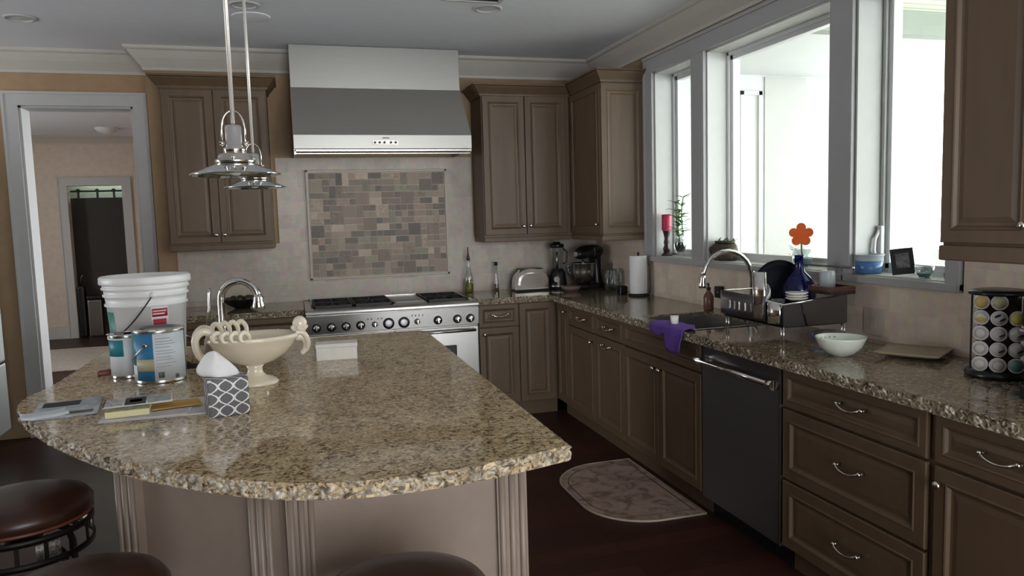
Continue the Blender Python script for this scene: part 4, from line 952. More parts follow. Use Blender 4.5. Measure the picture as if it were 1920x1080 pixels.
sheet('flyer', 'pale flyer curling over the newspaper at the island left edge', (-.845, -3.285, ZC+.0055), .35, .13, .10, .001, mat('pale_blue_paper', (.60, .66, .68), .6, var=.1), 'flyer', curl=.012)
single('envelope_stack', MB().box(-.655, -.345, -3.455, -3.215, ZC, ZC+.006, .002).box(-.65, -.40, -3.46, -3.27, ZC+.006, ZC+.010, .001), mat('grey_white_envelopes', (.50, .49, .50), .6), 'flat grey and white envelopes under the magazine, left of the tissue box', 'envelopes')
t = thing('notepad', 'thick pale yellow notepad left of the tissue box', 'notepad', (-.585, -3.35, ZC+.0105), .12); W = t.matrix_basis
obj('pages', MB().sub(MB().box(-.062, .062, -.09, .07, 0, .020, .002), W), mat('pale_yellow_paper', (.68, .64, .38), .7, var=.1, scale=120, aniso=(1, 1, 12)), t)
obj('cover', MB().sub(MB().box(-.062, .062, -.09, .07, .020, .0215), W), mat('olive_print', (.30, .32, .16), .6, var=.5, scale=60), t)
single('manila_envelope', MB().sub(MB().box(-.075, .075, -.060, .060, 0, .003, .001).box(-.07, .07, .02, .058, .003, .0038), Matrix.Translation((-.452, -3.325, ZC+.0105)) @ Matrix.Rotation(.22, 4, 'Z') @ Matrix.Rotation(-.05, 4, 'X')), mat('manila_paper', (.50, .27, .05), .6), 'orange-brown envelope between the notepad and the tissue box', 'envelope')
sheet('magazine', 'magazine with black and white cover blocks lying on the yellow notepad', (-.56, -3.335, ZC+.0335), .14, .20, .12, .003, mat('magazine_paper', (.55, .55, .54), .4, var=.15, scale=20), 'magazine', (('text_block', -.095, -.045, -.05, .045, m_pin), ('black_block', -.038, .022, -.052, .05, m_ink), ('white_print', -.025, .010, -.02, .02, m_pin), ('spine_line', -.100, -.096, -.058, .058, m_ink), ('picture_block', .028, .095, -.05, .045, mat('green_grey_picture', (.30, .34, .32), .5, var=.4, scale=40))))

# ------------------------------------------------------------------ back counters
c = (-.425, -.30, ZC)
t = thing('dark_bowl', 'wide black bowl with a scalloped rim on the counter left of the range', 'bowl', c)
obj('wall', MB().lathe([(0, 0), (.05, 0), (.055, .006), (.10, .03), (.14, .068), (.145, .072), (.135, .070), (.095, .036), (0, .012)], c, 40, cap=False, flute=.03, nf=12), m_black, t)
rnd = random.Random(9)
for k in range(7):
    a = k*.9; b2 = single('dark_fruit', MB().ball((c[0]+.065*math.cos(a), c[1]+.055*math.sin(a), c[2]+.068), .026, (1, 1, .85), 12), mat('dark_olive_skin', (.03, .035, .015), .4), 'dark round fruit heaped in the black bowl left of the range', 'fruit', 'fruit in the black bowl')
def bottle(name, label, c, prof, m, liquid=None, cap=None, lm=None, cm=None):
    t = thing(name, label, 'bottle', c); obj('glass', MB().lathe(prof, c, 28), m, t)
    if liquid: obj('liquid', MB().lathe(liquid, c, 24), lm, t)
    if cap: obj('stopper', MB().lathe(cap, c, 14), cm or m_black, t)
    return t
m_oil = mat('olive_oil', (.30, .25, .04), .15, trans=.25)
bottle('oil_bottle', 'clear glass oil bottle half full of yellow oil beside the range', (1.285, -.12, ZC), [(.034, 0), (.036, .004), (.036, .11), (.030, .15), (.016, .20), (.013, .25), (.016, .262)], m_clear, [(.032, .004), (.0335, .006), (.0335, .098), (0, .098)], [(.012, .26), (.014, .275), (.009, .295), (.005, .33), (.004, .365), (0, .366)], m_oil)
bottle('sauce_bottle', 'slim glass bottle with black cap between the oil bottle and the toaster', (1.513, -.12, ZC), [(.022, 0), (.023, .004), (.022, .07), (.014, .13), (.012, .21)], m_clear, [(.019, .004), (.019, .06), (0, .062)], [(.015, .208), (.015, .236), (0, .237)], mat('amber_sauce', (.22, .10, .02), .2, trans=.2))
# toaster
c = (1.775, -.20, ZC); t = thing('toaster', 'rounded chrome toaster on the counter below the wall cabinet', 'toaster', c)
pr = []
for k in range(25):
    a = PI*k/24; pr.append((-math.cos(a)*.142*(1 if abs(math.cos(a)) < .99 else 1), math.sin(a)**.55*.165+.012))
b = bmesh.new(); A_ = [b.verts.new((c[0]+x, c[1]-.082, ZC+z)) for x, z in pr]; B_ = [b.verts.new((c[0]+x, c[1]+.082, ZC+z)) for x, z in pr]
for k in range(24): b.faces.new((A_[k], A_[k+1], B_[k+1], B_[k]))
b.faces.new(A_[::-1]); b.faces.new(B_); b.faces.new((A_[0], B_[0], B_[-1], A_[-1])); bmesh.ops.recalc_face_normals(b, faces=b.faces[:])
bmesh.ops.bevel(b, geom=[e for e in b.edges if abs(e.verts[0].co.y-e.verts[1].co.y) < 1e-5], offset=.035, segments=6, affect='EDGES')
mb = MB(); mb.bm.free(); mb.bm = b; obj('shell', mb, m_nickel, t, smooth=True)
obj('base', MB().box(c[0]-.145, c[0]+.145, c[1]-.085, c[1]+.085, ZC, ZC+.016, .005), m_black, t)
for y in (-.03, .03): obj('slot', MB().box(c[0]-.10, c[0]+.10, c[1]+y-.012, c[1]+y+.012, ZC+.170, ZC+.1785), m_black, t)
obj('lever', MB().box(c[0]+.135, c[0]+.158, c[1]-.02, c[1]+.02, ZC+.10, ZC+.115, .004), m_black, t)
# blender
c = (2.01, -.20, ZC); t = thing('blender', 'black countertop blender with a clear jar between toaster and mixer', 'blender', c)
obj('motor_base', MB().lathe([(0, 0), (.078, 0), (.082, .012), (.076, .05), (.070, .10), (.066, .135), (.050, .158), (.046, .165), (0, .165)], c, 36), m_black, t)
obj('dial', MB().cyl((c[0]-.03, c[1]-.068, ZC+.085), (c[0]-.037, c[1]-.088, ZC+.083), .026, .023, 20), m_chrome, t)
obj('base_ring', MB().lathe([(.077, .018), (.081, .020), (.081, .030), (.076, .032)], c, 36, cap=False), m_nickel, t)
obj('jar', MB().lathe([(.040, .165), (.045, .17), (.056, .33), (.057, .338)], c, 32, cap=False), m_clear, t)
obj('blade_post', MB().lathe([(.010, .165), (.010, .30), (0, .302)], c, 10), m_steel, t)
obj('lid', MB().lathe([(.059, .336), (.060, .358), (.054, .366), (.03, .368), (.03, .382), (0, .382)], c, 28), m_black, t)
obj('jar_handle', MB().tube([(c[0]+.048, c[1], ZC+.20), (c[0]+.082, c[1], ZC+.215), (c[0]+.086, c[1], ZC+.30), (c[0]+.056, c[1], ZC+.325)], .008, 8), m_black, t)
# stand mixer
c = (2.245, -.28, ZC); t = thing('stand_mixer', 'black stand mixer with steel bowl in the corner under the cabinet', 'mixer', c, math.radians(-145)); W = t.matrix_basis
g = MB().box(-.15, .13, -.09, .09, 0, .035, .016); obj('foot', MB().sub(g, W), m_black, t)
g = MB(); g.grid([[(-.115+sx*rx*math.cos(a)+dx, ry*math.sin(a), z) for a in [2*PI*k/24 for k in range(24)]] for z, rx, ry, dx, sx in ((.03, .05, .065, 0, 1), (.12, .04, .05, 0, 1), (.22, .045, .05, .0, 1), (.27, .05, .055, .01, 1))], closed=True); obj('column', MB().sub(g, W), m_black, t)
rows = []
for x, ry, rz_, zc in ((-.185, .004, .004, .295), (-.18, .03, .03, .295), (-.155, .055, .05, .293), (-.08, .064, .060, .292), (.02, .064, .058, .292), (.10, .055, .050, .288), (.145, .038, .036, .284), (.16, .02, .02, .282), (.162, .002, .002, .282)):
    rows.append([(x, ry*math.cos(a), zc+rz_*math.sin(a)) for a in [2*PI*k/24 for k in range(24)]])
obj('motor_head', MB().sub(MB().grid(rows, closed=True), W), m_black, t)
obj('trim_band', MB().sub(MB().grid([[(x, .0655*math.cos(a), .292+.061*math.sin(a)) for a in [2*PI*k/24 for k in range(24)]] for x in (-.02, -.012)], closed=True), W), m_chrome, t)
obj('attachment_cap', MB().sub(MB().cyl((.155, 0, .284), (.172, 0, .284), .022, .020, 18), W), m_chrome, t)
obj('beater_shaft', MB().sub(MB().cyl((.07, 0, .25), (.07, 0, .12), .009), W), m_steel, t)
obj('mixing_bowl', MB().sub(MB().lathe([(0, .040), (.045, .040), (.05, .045), (.085, .09), (.098, .14), (.100, .205), (.105, .208), (.103, .212), (.096, .205), (.092, .14), (.045, .05), (0, .048)], (.07, 0, 0), 36, cap=False), W), m_steel, t)
obj('bowl_handle', MB().sub(MB().tube([(.07, -.098, .19), (.07, -.140, .185), (.07, -.145, .13), (.07, -.088, .10)], .008, 8), W), m_steel, t)
single('shallow_dish', MB().lathe([(0, 0), (.05, 0), (.075, .025), (.078, .04), (.072, .038), (.048, .012), (0, .01)], (2.03, -.46, ZC), 32, cap=False), mat('rose_brown_clay', (.20, .13, .115), .4), 'shallow rosy-brown dish in front of the stand mixer', 'dish')
c = (2.335, -.545, ZC); t = thing('glass_pitcher', 'clear faceted glass pitcher right of the stand mixer', 'pitcher', c)
obj('body', MB().lathe([(0, 0), (.042, 0), (.058, .03), (.062, .07), (.048, .125), (.043, .145), (.050, .165), (.046, .165), (.040, .145), (.055, .07), (.04, .012), (0, .01)], c, 32, cap=False, flute=.035, nf=10), m_clear, t)
obj('handle', MB().tube([(c[0]+.025, c[1]-.042, ZC+.145), (c[0]+.045, c[1]-.08, ZC+.135), (c[0]+.045, c[1]-.085, ZC+.08), (c[0]+.028, c[1]-.052, ZC+.05)], .006, 8), m_clear, t)
single('small_black_box', MB().box(2.24, 2.30, -.92, -.86, ZC, ZC+.062, .005).box(2.25, 2.29, -.91, -.87, ZC+.062, ZC+.066), m_black, 'small black box on the counter left of the paper towels', 'box')
c = (2.335, -1.03, ZC); t = thing('paper_towel_holder', 'white paper towel roll on a black upright holder below the windows', 'paper towels', c)
obj('base', MB().lathe([(.075, 0), (.078, .006), (.07, .012), (0, .012)], c, 32), m_iron, t)
obj('roll', MB().lathe([(.018, .018), (.062, .018), (.064, .022), (.064, .286), (.062, .290), (.020, .290), (.018, .286)], c, 40, cap=False), mat('towel_paper', (.76, .76, .76), .85, var=.03, scale=60, bump=.3), t)
obj('core_rod', MB().cyl((c[0], c[1], ZC+.01), (c[0], c[1], ZC+.305), .006).ball((c[0], c[1], ZC+.308), .009, n=10), m_iron, t)
ax_ = (.052, -.060)
obj('tension_arm', MB().tube([(c[0]+ax_[0], c[1]+ax_[1], ZC+.008), (c[0]+ax_[0]*1.15, c[1]+ax_[1]*1.15, ZC+.05), (c[0]+ax_[0]*1.15, c[1]+ax_[1]*1.15, ZC+.21), (c[0]+ax_[0]*.95, c[1]+ax_[1]*.95, ZC+.235)], .004, 8), m_iron, t)

# ------------------------------------------------------------------ dish rack and its load
t = thing('dish_rack', 'black and chrome dish rack on tall legs beside the sink', 'dish rack', (2.18, -2.90, ZC))
RX0, RX1, RY0, RY1 = 2.0, 2.335, -3.155, -2.69
obj('tray', MB().box(RX0, RX1, RY0, RY1, .985, .997, .003).box(RX0, RX0+.006, RY0, RY1, .99, 1.03).box(RX1-.006, RX1, RY0, RY1, .99, 1.03).box(RX0, RX1, RY1-.006, RY1, .99, 1.03), m_black, t)
obj('end_panel', MB().extr([(2.0, .99), (2.0, 1.085), (2.335, 1.115), (2.335, .99)], RY0-.004, RY0+.002, 'y'), m_steel_d, t)
sp_m = MB(); rows = []
for k in range(21):
    s = k/20; y = RY1+.03-(.37)*s; bul = -.02*math.sin(PI*min(1, s*1.0))
    rows.append([(RX0+bul-.012*(1-v)*0, y, z) for v, z in ((0, 1.0), (.4, 1.03), (.7, 1.07), (1, 1.115-.0*s))])
o = obj('side_rail', sp_m.grid(rows), m_steel_d, t); s_ = o.modifiers.new('thickness', 'SOLIDIFY'); s_.thickness = .004
for k in range(5): obj('rail_slot', MB().box(RX0-.030+abs(k-2)*.003, RX0-.020+abs(k-2)*.003, -2.77-.045*k, -2.765-.045*k, 1.035, 1.075, .002), m_chrome, t)
for y0, z0, z1, ww in ((-3.02, 1.01, 1.225, .085), (-3.135, 1.0, 1.095, .09)):
    rows = [[(RX0-.022+.030*(v-.5)**2*4, y0+ww*v, z) for v in [i/12 for i in range(13)]] for z in (z0, (z0+z1)/2, z1)]
    o = obj('cutlery_caddy', MB().grid(rows), m_chrome, t); s_ = o.modifiers.new('thickness', 'SOLIDIFY'); s_.thickness = .004
for x, y in ((RX0+.004, RY0), (RX0+.004, RY0+.018), (RX1-.01, RY0), (RX1-.01, RY0+.018), (RX1-.01, RY1-.01), (RX0+.004, RY1-.01), (RX0+.004, RY1-.03)):
    obj('leg', MB().cyl((x, y, ZC), (x, y, .99), .0035, n=8), m_chrome, t)
obj('top_frame', MB().tube([(RX0, RY1, 1.115), (RX1, RY1, 1.115), (RX1, RY0, 1.118), (RX0, RY0, 1.088)], .004, 8, True), m_chrome, t)
for k in range(9): obj('divider_wire', MB().tube([(RX0+.07, RY1-.05-k*.035, .997), (RX0+.07, RY1-.05-k*.035, 1.06), (RX0+.09, RY1-.05-k*.035, 1.075), (RX0+.11, RY1-.05-k*.035, 1.06), (RX0+.11, RY1-.05-k*.035, .997)], .002, 6), m_chrome, t)
obj('wire_brace', MB().cyl((2.09, RY0-.006, 1.09), (2.12, RY0-.006, .99), .004, n=8), m_black, t)
t = thing('serving_tray', 'dark glossy wooden tray lying across the right end of the dish rack', 'tray', (2.27, -3.10, 1.125))
obj('board', MB().box(2.215, 2.345, -3.20, -3.04, 1.122, 1.136, .004), mat('dark_lacquer', (.03, .022, .02), .2), t); obj('rim', MB().box(2.215, 2.345, -3.20, -3.193, 1.136, 1.158, .002).box(2.215, 2.345, -3.047, -3.04, 1.136, 1.158, .002).box(2.215, 2.222, -3.193, -3.047, 1.136, 1.158).box(2.338, 2.345, -3.193, -3.047, 1.136, 1.158), mat('red_brown_lacquer', (.085, .035, .03), .22), t)
def tilt_disc(name, label, cat, c, r, m, tilt, yaw, prof, n=48):
    Wd = Matrix.Translation(c) @ Matrix.Rotation(yaw, 4, 'Z') @ Matrix.Rotation(tilt, 4, 'Y'); b = MB(); b.lathe([(a*r, z) for a, z in prof], (0, 0, 0), n, cap=False)
    return single(name, MB().sub(b, Wd), m, label, cat)
tilt_disc('frying_pan', 'round black pan standing on edge in the dish rack', 'pan', (2.215, -2.83, 1.145), .115, mat('nonstick_black', (.004, .005, .008), .6, spec=.15), math.radians(-80), math.radians(55), [(0, 0), (.8, 0), (1, .03), (1.0, .035), (.78, .006), (0, .006)])
c = (2.225, -2.965, 1.0)
t = thing('blue_bottle', 'round cobalt blue glass bottle standing in the dish rack', 'bottle', c)
m_cob = mat('cobalt_glass', (.003, .005, .07), .06, trans=.3)
obj('bulb', MB().lathe([(0, 0), (.04, 0), (.055, .02), (.078, .10), (.075, .145), (.055, .185), (.026, .215), (.020, .235), (.0195, .285), (.023, .288), (.022, .292), (.016, .290), (0, .22)], c, 40, cap=False), m_cob, t)
single('drinking_glass', MB().lathe([(0, 0), (.030, 0), (.040, .09), (.038, .09), (.028, .006), (0, .005)], (2.10, -2.98, 1.0), 24, cap=False), m_clear, 'clear drinking glass in the dish rack behind the chrome caddy', 'glass')
single('frosted_tumbler', MB().lathe([(.036, 0), (.034, .08), (.031, .085), (0, .086)], (2.285, -3.085, 1.137), 28), mat('frosted_white', (.45, .50, .52), .3, trans=.2), 'frosted white tumbler upside down on the tray of the dish rack', 'glass')
for k in range(3): single('small_plate', MB().lathe([(0, 0), (.03, 0), (.05, .010), (.049, .013), (.03, .004), (0, .004)], (2.13, -3.075, 1.095+k*.012), 28, cap=False), m_cream if k == 1 else m_white, ('lowest', 'middle cream', 'topmost')[k]+' small saucer stacked in the dish rack before the blue bottle', 'saucer', 'saucers in the dish rack')
tilt_disc('small_bowl', 'white bowl leaning in the dish rack next to the black pan', 'bowl', (2.07, -2.94, 1.10), .05, m_white, math.radians(60), math.radians(190), [(0, 0), (.4, 0), (.85, .03), (1, .045), (.95, .045), (.8, .033), (.35, .006), (0, .006)])
single('black_mug', MB().lathe([(0, 0), (.030, 0), (.034, .07), (.031, .07), (.028, .006), (0, .005)], (2.05, -2.745, 1.0), 24, cap=False).tube([(2.05, -2.713, 1.055), (2.05, -2.70, 1.05), (2.05, -2.70, 1.02), (2.05, -2.714, 1.012)], .004, 6), m_black, 'black mug at the sink end of the dish rack', 'mug')
t = thing('towel_rail', 'thin chrome rail with round end in front of the window sill', 'rail', (2.40, -2.98, 1.17))
obj('bar', MB().cyl((2.395, -2.80, 1.232), (2.395, -3.125, 1.232), .004, n=8), m_steel_d, t); obj('finial', MB().ball((2.395, -3.125, 1.232), .009, n=10), m_chrome, t); obj('bracket', MB().cyl((2.395, -3.05, 1.232), (2.395, -3.05, 1.172), .0035, n=8).cyl((2.395, -3.05, 1.174), (2.43, -3.05, 1.174), .003, n=8), m_steel_d, t)

# ------------------------------------------------------------------ right counter
c = (2.035, -3.475, ZC); t = thing('white_bowl', 'white ceramic bowl with faint grey painted flowers on the right counter', 'bowl', c)
obj('wall', MB().lathe([(0, .004), (.030, 0), (.034, .004), (.055, .012), (.082, .040), (.096, .074), (.0965, .078), (.093, .077), (.078, .044), (.050, .018), (0, .012)], c, 44, cap=False), mat('glazed_white', (.66, .70, .62), .15, coat=.4), t)
g = MB()
for k in range(5):
    a = math.radians(65+k*14); g.ball((c[0]+.089*math.cos(a), c[1]+.089*math.sin(a), ZC+.062), .005, (1, 1, .8), 8)
obj('painted_flowers', g, mat('grey_glaze', (.25, .27, .30), .3), t)
c = (2.20, -3.20, ZC); t = thing('blue_bowl', 'blue and white lidded bowl behind the white bowl', 'bowl', c)
m_bl = mat('blue_white_glaze', (.16, .26, .52), .2, var=.6, scale=30)
obj('wall', MB().lathe([(0, 0), (.04, 0), (.066, .022), (.072, .036), (.068, .036), (.04, .008), (0, .006)], c, 36, cap=False), m_bl, t); obj('lid', MB().lathe([(.070, .037), (.066, .046), (.045, .054), (0, .056)], c, 36), m_clear, t)
c = (2.275, -3.60, ZC+.0185); t = thing('square_platter', 'thin square beige platter lying on the right counter near the wall', 'platter', c, math.radians(32)); W = t.matrix_basis
rows = [[(x*.115, y*.115, .020*max(abs(x), abs(y))**3-.012) for x in [-1+i/6 for i in range(13)]] for y in [-1+i/6 for i in range(13)]]
o = obj('plate', MB().sub(MB().grid(rows), W), mat('beige_stoneware', (.33, .27, .18), .3), t); s_ = o.modifiers.new('thickness', 'SOLIDIFY'); s_.thickness = .005
# pod carousel
c = (2.255, -3.985, ZC); t = thing('pod_carousel', 'black revolving coffee pod stand at the right end of the counter', 'pod stand', c)
obj('base', MB().lathe([(0, 0), (.098, 0), (.100, .010), (.094, .024), (.06, .03), (0, .03)], c, 40), m_black, t)
vd = Vector((c[0]+.0544, c[1]+5.95, 0)).normalized(); rt = Vector((vd.y, -vd.x, 0)); az = math.atan2(vd.y, vd.x)
g = MB().box(-.062, .062, -.062, .062, .03, .290, .012); obj('tower', MB().sub(g, Matrix.Translation(c) @ Matrix.Rotation(az, 4, 'Z')), m_black, t)
obj('cap', MB().lathe([(0, .30), (.07, .30), (.094, .294), (.094, .284), (.06, .280), (0, .28)], c, 40), m_black, t)
obj('pod_rail', MB().sub(MB().box(-.068, -.060, -.082, -.076, .03, .285).box(-.068, -.060, -.027, -.023, .03, .285).box(-.068, -.060, .023, .027, .03, .285).box(-.068, -.060, .076, .082, .03, .285), Matrix.Translation(c) @ Matrix.Rotation(az, 4, 'Z')), m_black, t)
lids = {(0, 0): 'y', (0, 1): 'g', (1, 0): 'yw', (1, 1): 'b', (1, 2): 'yy', (2, 0): 'w', (2, 1): 'wb', (2, 2): 'wb', (3, 0): 'w', (3, 1): 'wb', (3, 2): 'wb', (4, 0): 'w', (4, 1): 'w', (4, 2): 't'}
m_lid = {'y': (.55, .42, .16), 'g': (.48, .47, .30), 'yw': (.58, .56, .50), 'b': (.52, .53, .55), 'yy': (.55, .50, .14), 'w': (.56, .53, .50), 'wb': (.56, .55, .54), 't': (.12, .26, .24)}
rown = ['top', 'second', 'middle', 'fourth', 'bottom']; coln = ['left', 'centre', 'right']
look = {'y': 'golden-lidded', 'g': 'pale yellow-green', 'yw': 'white and yellow', 'b': 'white and black', 'yy': 'half yellow', 'w': 'plain ring-printed', 'wb': 'white dark-crescent', 't': 'teal-centred'}
m_rim = mat('pod_rim', (.60, .58, .55), .4)
for (r_, k), ty in lids.items():
    z = ZC+.262-.053*r_; p = Vector(c)-vd*(.078 - .010*abs(k-1))+rt*((k-1)*.0515); p.z = z; q = (-vd+rt*((k-1)*.22)).normalized().to_track_quat('Z', 'Y').to_matrix().to_4x4()
    t = thing('coffee_pod', '%s coffee pod, %s row %s column of the carousel' % (look[ty], rown[r_], coln[k]), 'coffee pod', p, group='pods in the carousel'); q.translation = p
    obj('cup', MB().sub(MB().lathe([(0, -.004), (.018, -.004), (.0235, 0), (.0255, .001), (.0255, .003), (.022, .0035), (0, .0035)], (0, 0, 0), 26, cap=False), q), m_rim, t)
    obj('foil_lid', MB().sub(MB().lathe([(.0205, .0036), (.0205, .0044), (0, .0046)], (0, 0, 0), 26, cap=False), q), mat('lid_'+ty, m_lid[ty], .35), t)
    if ty in ('b', 'wb', 'yw', 'w'):
        if ty == 'w': g = MB().tube([(.015*math.cos(a), .015*math.sin(a), .0046) for a in [2*PI*i/24 for i in range(24)]], .0009, 5, True)
        elif ty == 'yw': g = MB().lathe([(.012, .0046), (.012, .0052), (0, .0053)], (-.001, -.006, 0), 16, 1, .6)
        else: g = MB().lathe([(.010, .0046), (.010, .0052), (0, .0053)], (.006, -.009, 0), 16, 1, .35)
        if ty == 'b': g.lathe([(.011, .0046), (.011, .0052), (0, .0053)], (0, .009, 0), 16, 1, .4)
        Wq = Matrix.Rotation(.5, 4, 'Z') if ty != 'yw' else Matrix()
        obj('lid_print', MB().sub(MB().sub(g, Wq), q), m_ink if ty in ('b', 'wb') else (mat('yellow_print', (.62, .42, .03), .5) if ty == 'yw' else mat('grey_print', (.33, .30, .28), .5)), t)
t = thing('coffee_maker', 'black coffee maker cut off by the right edge of the photo', 'coffee maker', (2.23, -4.32, ZC))
obj('housing', MB().box(2.085, 2.36, -4.46, -4.24, ZC, 1.22, .015), m_black, t); obj('brew_head', MB().box(2.03, 2.15, -4.45, -4.245, 1.13, 1.235, .02), m_black, t)
obj('drip_tray', MB().box(2.03, 2.10, -4.44, -4.25, ZC, ZC+.045, .008), m_black, t); obj('handle_band', MB().box(2.027, 2.09, -4.45, -4.243, 1.118, 1.13, .004), m_steel, t)

# ------------------------------------------------------------------ window sill
ZS = Z0+.005
def leafpatch(mb, p, d, L_, w_):
    d = Vector(d).normalized(); s = d.cross(Vector((0, 0, 1))); s = s.normalized() if s.length > .1 else Vector((1, 0, 0)); up = s.cross(d); rows = []
    for i in range(7):
        v = i/6; ww = w_*math.sin(PI*min(1, v*.96+.04)); c0 = Vector(p)+d*(L_*v)-Vector((0, 0, 1))*(L_*.35*v*v); rows.append([c0-s*ww+up*ww*.3, c0, c0+s*ww+up*ww*.3])
    return mb.grid([[tuple(q) for q in r] for r in rows])
c = (2.485, -1.180, ZS); t = thing('candle_holder', 'dark sculpted candlestick holding a red candle on the far window sill', 'candle holder', c)
m_dk = mat('dark_plum_resin', (.035, .018, .025), .35, bump=.4)
obj('base', MB().lathe([(0, 0), (.038, 0), (.040, .006), (.026, .016), (.020, .03)], c, 20, flute=.08, nf=6), m_dk, t)
obj('stem', MB().lathe([(.020, .025), (.026, .05), (.017, .075), (.022, .095), (.015, .12), (.024, .165), (.030, .175), (0, .178)], c, 20, flute=.12, nf=4), m_dk, t)
g = MB()
for k in range(6): leafpatch(g, (c[0], c[1], ZS+.165), (math.cos(k*1.05), math.sin(k*1.05), .9), .055, .016)
o = obj('leaf_cup', g, mat('silvery_petal', (.30, .24, .28), .35), t); s_ = o.modifiers.new('thickness', 'SOLIDIFY'); s_.thickness = .002
t = thing('candle', 'thick red pillar candle in the dark holder on the window sill', 'candle', (c[0], c[1], ZS+.178))
obj('wax', MB().lathe([(0, .178), (.033, .178), (.034, .182), (.034, .285), (.031, .292), (.022, .284), (0, .282)], c, 28), mat('red_wax', (.42, .015, .06), .4), t); obj('wick', MB().cyl((c[0], c[1], ZS+.282), (c[0]+.001, c[1], ZS+.294), .0012, n=6), m_black, t)
c = (2.50, -1.345, ZS); t = thing('bamboo_vase', 'glass vase of dark pebbles with green bamboo stems on the far window sill', 'plant', c)
obj('vase', MB().lathe([(0, 0), (.022, 0), (.030, .006), (.020, .022), (.030, .035), (.043, .07), (.040, .11), (.028, .135), (.032, .148), (.030, .148), (.025, .135), (.036, .11), (.038, .07), (0, .03)], c, 28, cap=False), m_clear, t)
obj('pebbles', MB().lathe([(.012, .034), (.028, .042), (.037, .07), (.035, .098), (0, .100)], c, 24), mat('dark_pebbles', (.02, .03, .028), .3, var=.7, scale=120), t)
m_bam = mat('bamboo_green', (.10, .24, .05), .4); m_leaf = mat('leaf_green', (.07, .20, .035), .45, var=.4, scale=40)
for k, (dx, dy, h_, s1) in enumerate(((-.01, .012, .36, .01), (.010, -.01, .40, -.015), (.004, .002, .30, .03))):
    pts = [(c[0]+dx+.01*math.sin(i*.9+k), c[1]+dy+s1*i/6, ZS+.05+(h_-.05)*i/6) for i in range(7)]; obj('stem', MB().tube(pts, .0038, 7), m_bam, t)
    for i in (2, 3, 4, 5, 6):
        g = MB()
        for j in range(3):
            a = k*2+i*1.7+j*2.6; leafpatch(g, pts[i], (math.cos(a)*.5, math.sin(a), .5), .085+.02*(i % 2), .012)
        o = obj('leaf', g, m_leaf, t); s_ = o.modifiers.new('thickness', 'SOLIDIFY'); s_.thickness = .0006
c = (2.50, -1.90, ZS); t = thing('woven_teapot', 'dark brown teapot-shaped woven planter on the middle sill behind the tap', 'planter', c)
m_wov = mat('dark_wicker', (.055, .038, .028), .6, var=.9, scale=90, bump=1.)
obj('body', MB().lathe([(0, 0), (.062, 0), (.070, .012), (.078, .05), (.068, .095), (.055, .108), (.050, .104), (0, .09)], c, 32, .85, 1.35, flute=.03, nf=16), m_wov, t)
obj('spout', MB().tube([(c[0]-.03, c[1]+.085, ZS+.055), (c[0]-.045, c[1]+.13, ZS+.085), (c[0]-.055, c[1]+.15, ZS+.112)], [.020, .013, .010], 10), m_wov, t)
obj('lid_rim', MB().lathe([(.045, .106), (.060, .108), (.060, .120), (.045, .122), (0, .122)], c, 28, .85, 1.35), m_wov, t)
g = MB(); rnd = random.Random(8)
for k in range(16): leafpatch(g, (c[0]+rnd.uniform(-.03, .03), c[1]+rnd.uniform(-.07, .03), ZS+.112), (rnd.uniform(-1, 1), rnd.uniform(-1, 1), 1.2), rnd.uniform(.03, .06), .006)
o = obj('sprigs', g, mat('grey_green_leaf', (.14, .19, .13), .5), t); s_ = o.modifiers.new('thickness', 'SOLIDIFY'); s_.thickness = .0006
c = (2.50, -2.63, ZS); t = thing('flower_bowl', 'clear bowl of teal water holding an orange felt flower on the sill', 'vase', c)
obj('bowl', MB().lathe([(0, 0), (.03, 0), (.048, .03), (.050, .065), (.043, .092), (.041, .092), (.047, .06), (.045, .03), (0, .006)], c, 32, cap=False), m_clear, t)
obj('teal_water', MB().lathe([(0, .004), (.028, .004), (.044, .028), (.046, .045), (0, .046)], c, 28), mat('teal_liquid', (.02, .22, .27), .1, trans=.3), t)
obj('stem', MB().tube([(c[0], c[1], ZS+.03), (c[0]-.004, c[1], ZS+.09), (c[0]-.006, c[1], ZS+.15)], .0045, 8), mat('stem_green', (.08, .12, .06), .5), t)
fl = []; n = 60
fcx, fcz = 0, ZS+.168
for k in range(n):
    a = 2*PI*k/n+PI/2; r = .062*(.62+.38*abs(math.cos(2.5*(a-PI/2)))**.7); fl.append((r*math.cos(a), r*math.sin(a)))
b = MB().prism(fl, -.004, .004, .001); Wf = Matrix.Translation((c[0]-.008, c[1], fcz)) @ Matrix.Rotation(math.radians(-38), 4, 'Z') @ Matrix.Rotation(math.radians(90), 4, 'X')
obj('felt_flower', MB().sub(b, Wf), mat('orange_felt', (.75, .12, .02), .8), t)
g = MB(); rnd = random.Random(1)
for k in range(10): leafpatch(g, (c[0]-.01, c[1]+.055+rnd.uniform(-.01, .045), ZS+.06+rnd.uniform(0, .06)), (rnd.uniform(-1, 1), rnd.uniform(-1, 1), .4), .018, .006)
g.tube([(c[0], c[1]+.02, ZS+.05), (c[0], c[1]+.055, ZS+.09), (c[0]-.01, c[1]+.095, ZS+.11)], .0012, 5)
o = obj('sprig', g, mat('grey_sprig', (.10, .13, .12), .5), t)
c = (2.475, -3.13, ZS); t = thing('blue_tub', 'round blue plastic tub with a clear rim on the sill between windows', 'tub', c)
obj('blue_contents', MB().lathe([(0, .001), (.050, .001), (.054, .006), (.059, .060), (0, .061)], c, 36), mat('blue_plastic', (.08, .20, .46), .25, trans=.2), t)
obj('rim', MB().lathe([(.0595, .058), (.063, .082), (.066, .083), (.066, .087), (.061, .086), (.0575, .060)], c, 36, cap=False), mat('clear_rim', (.62, .68, .74), .2, trans=.3), t)
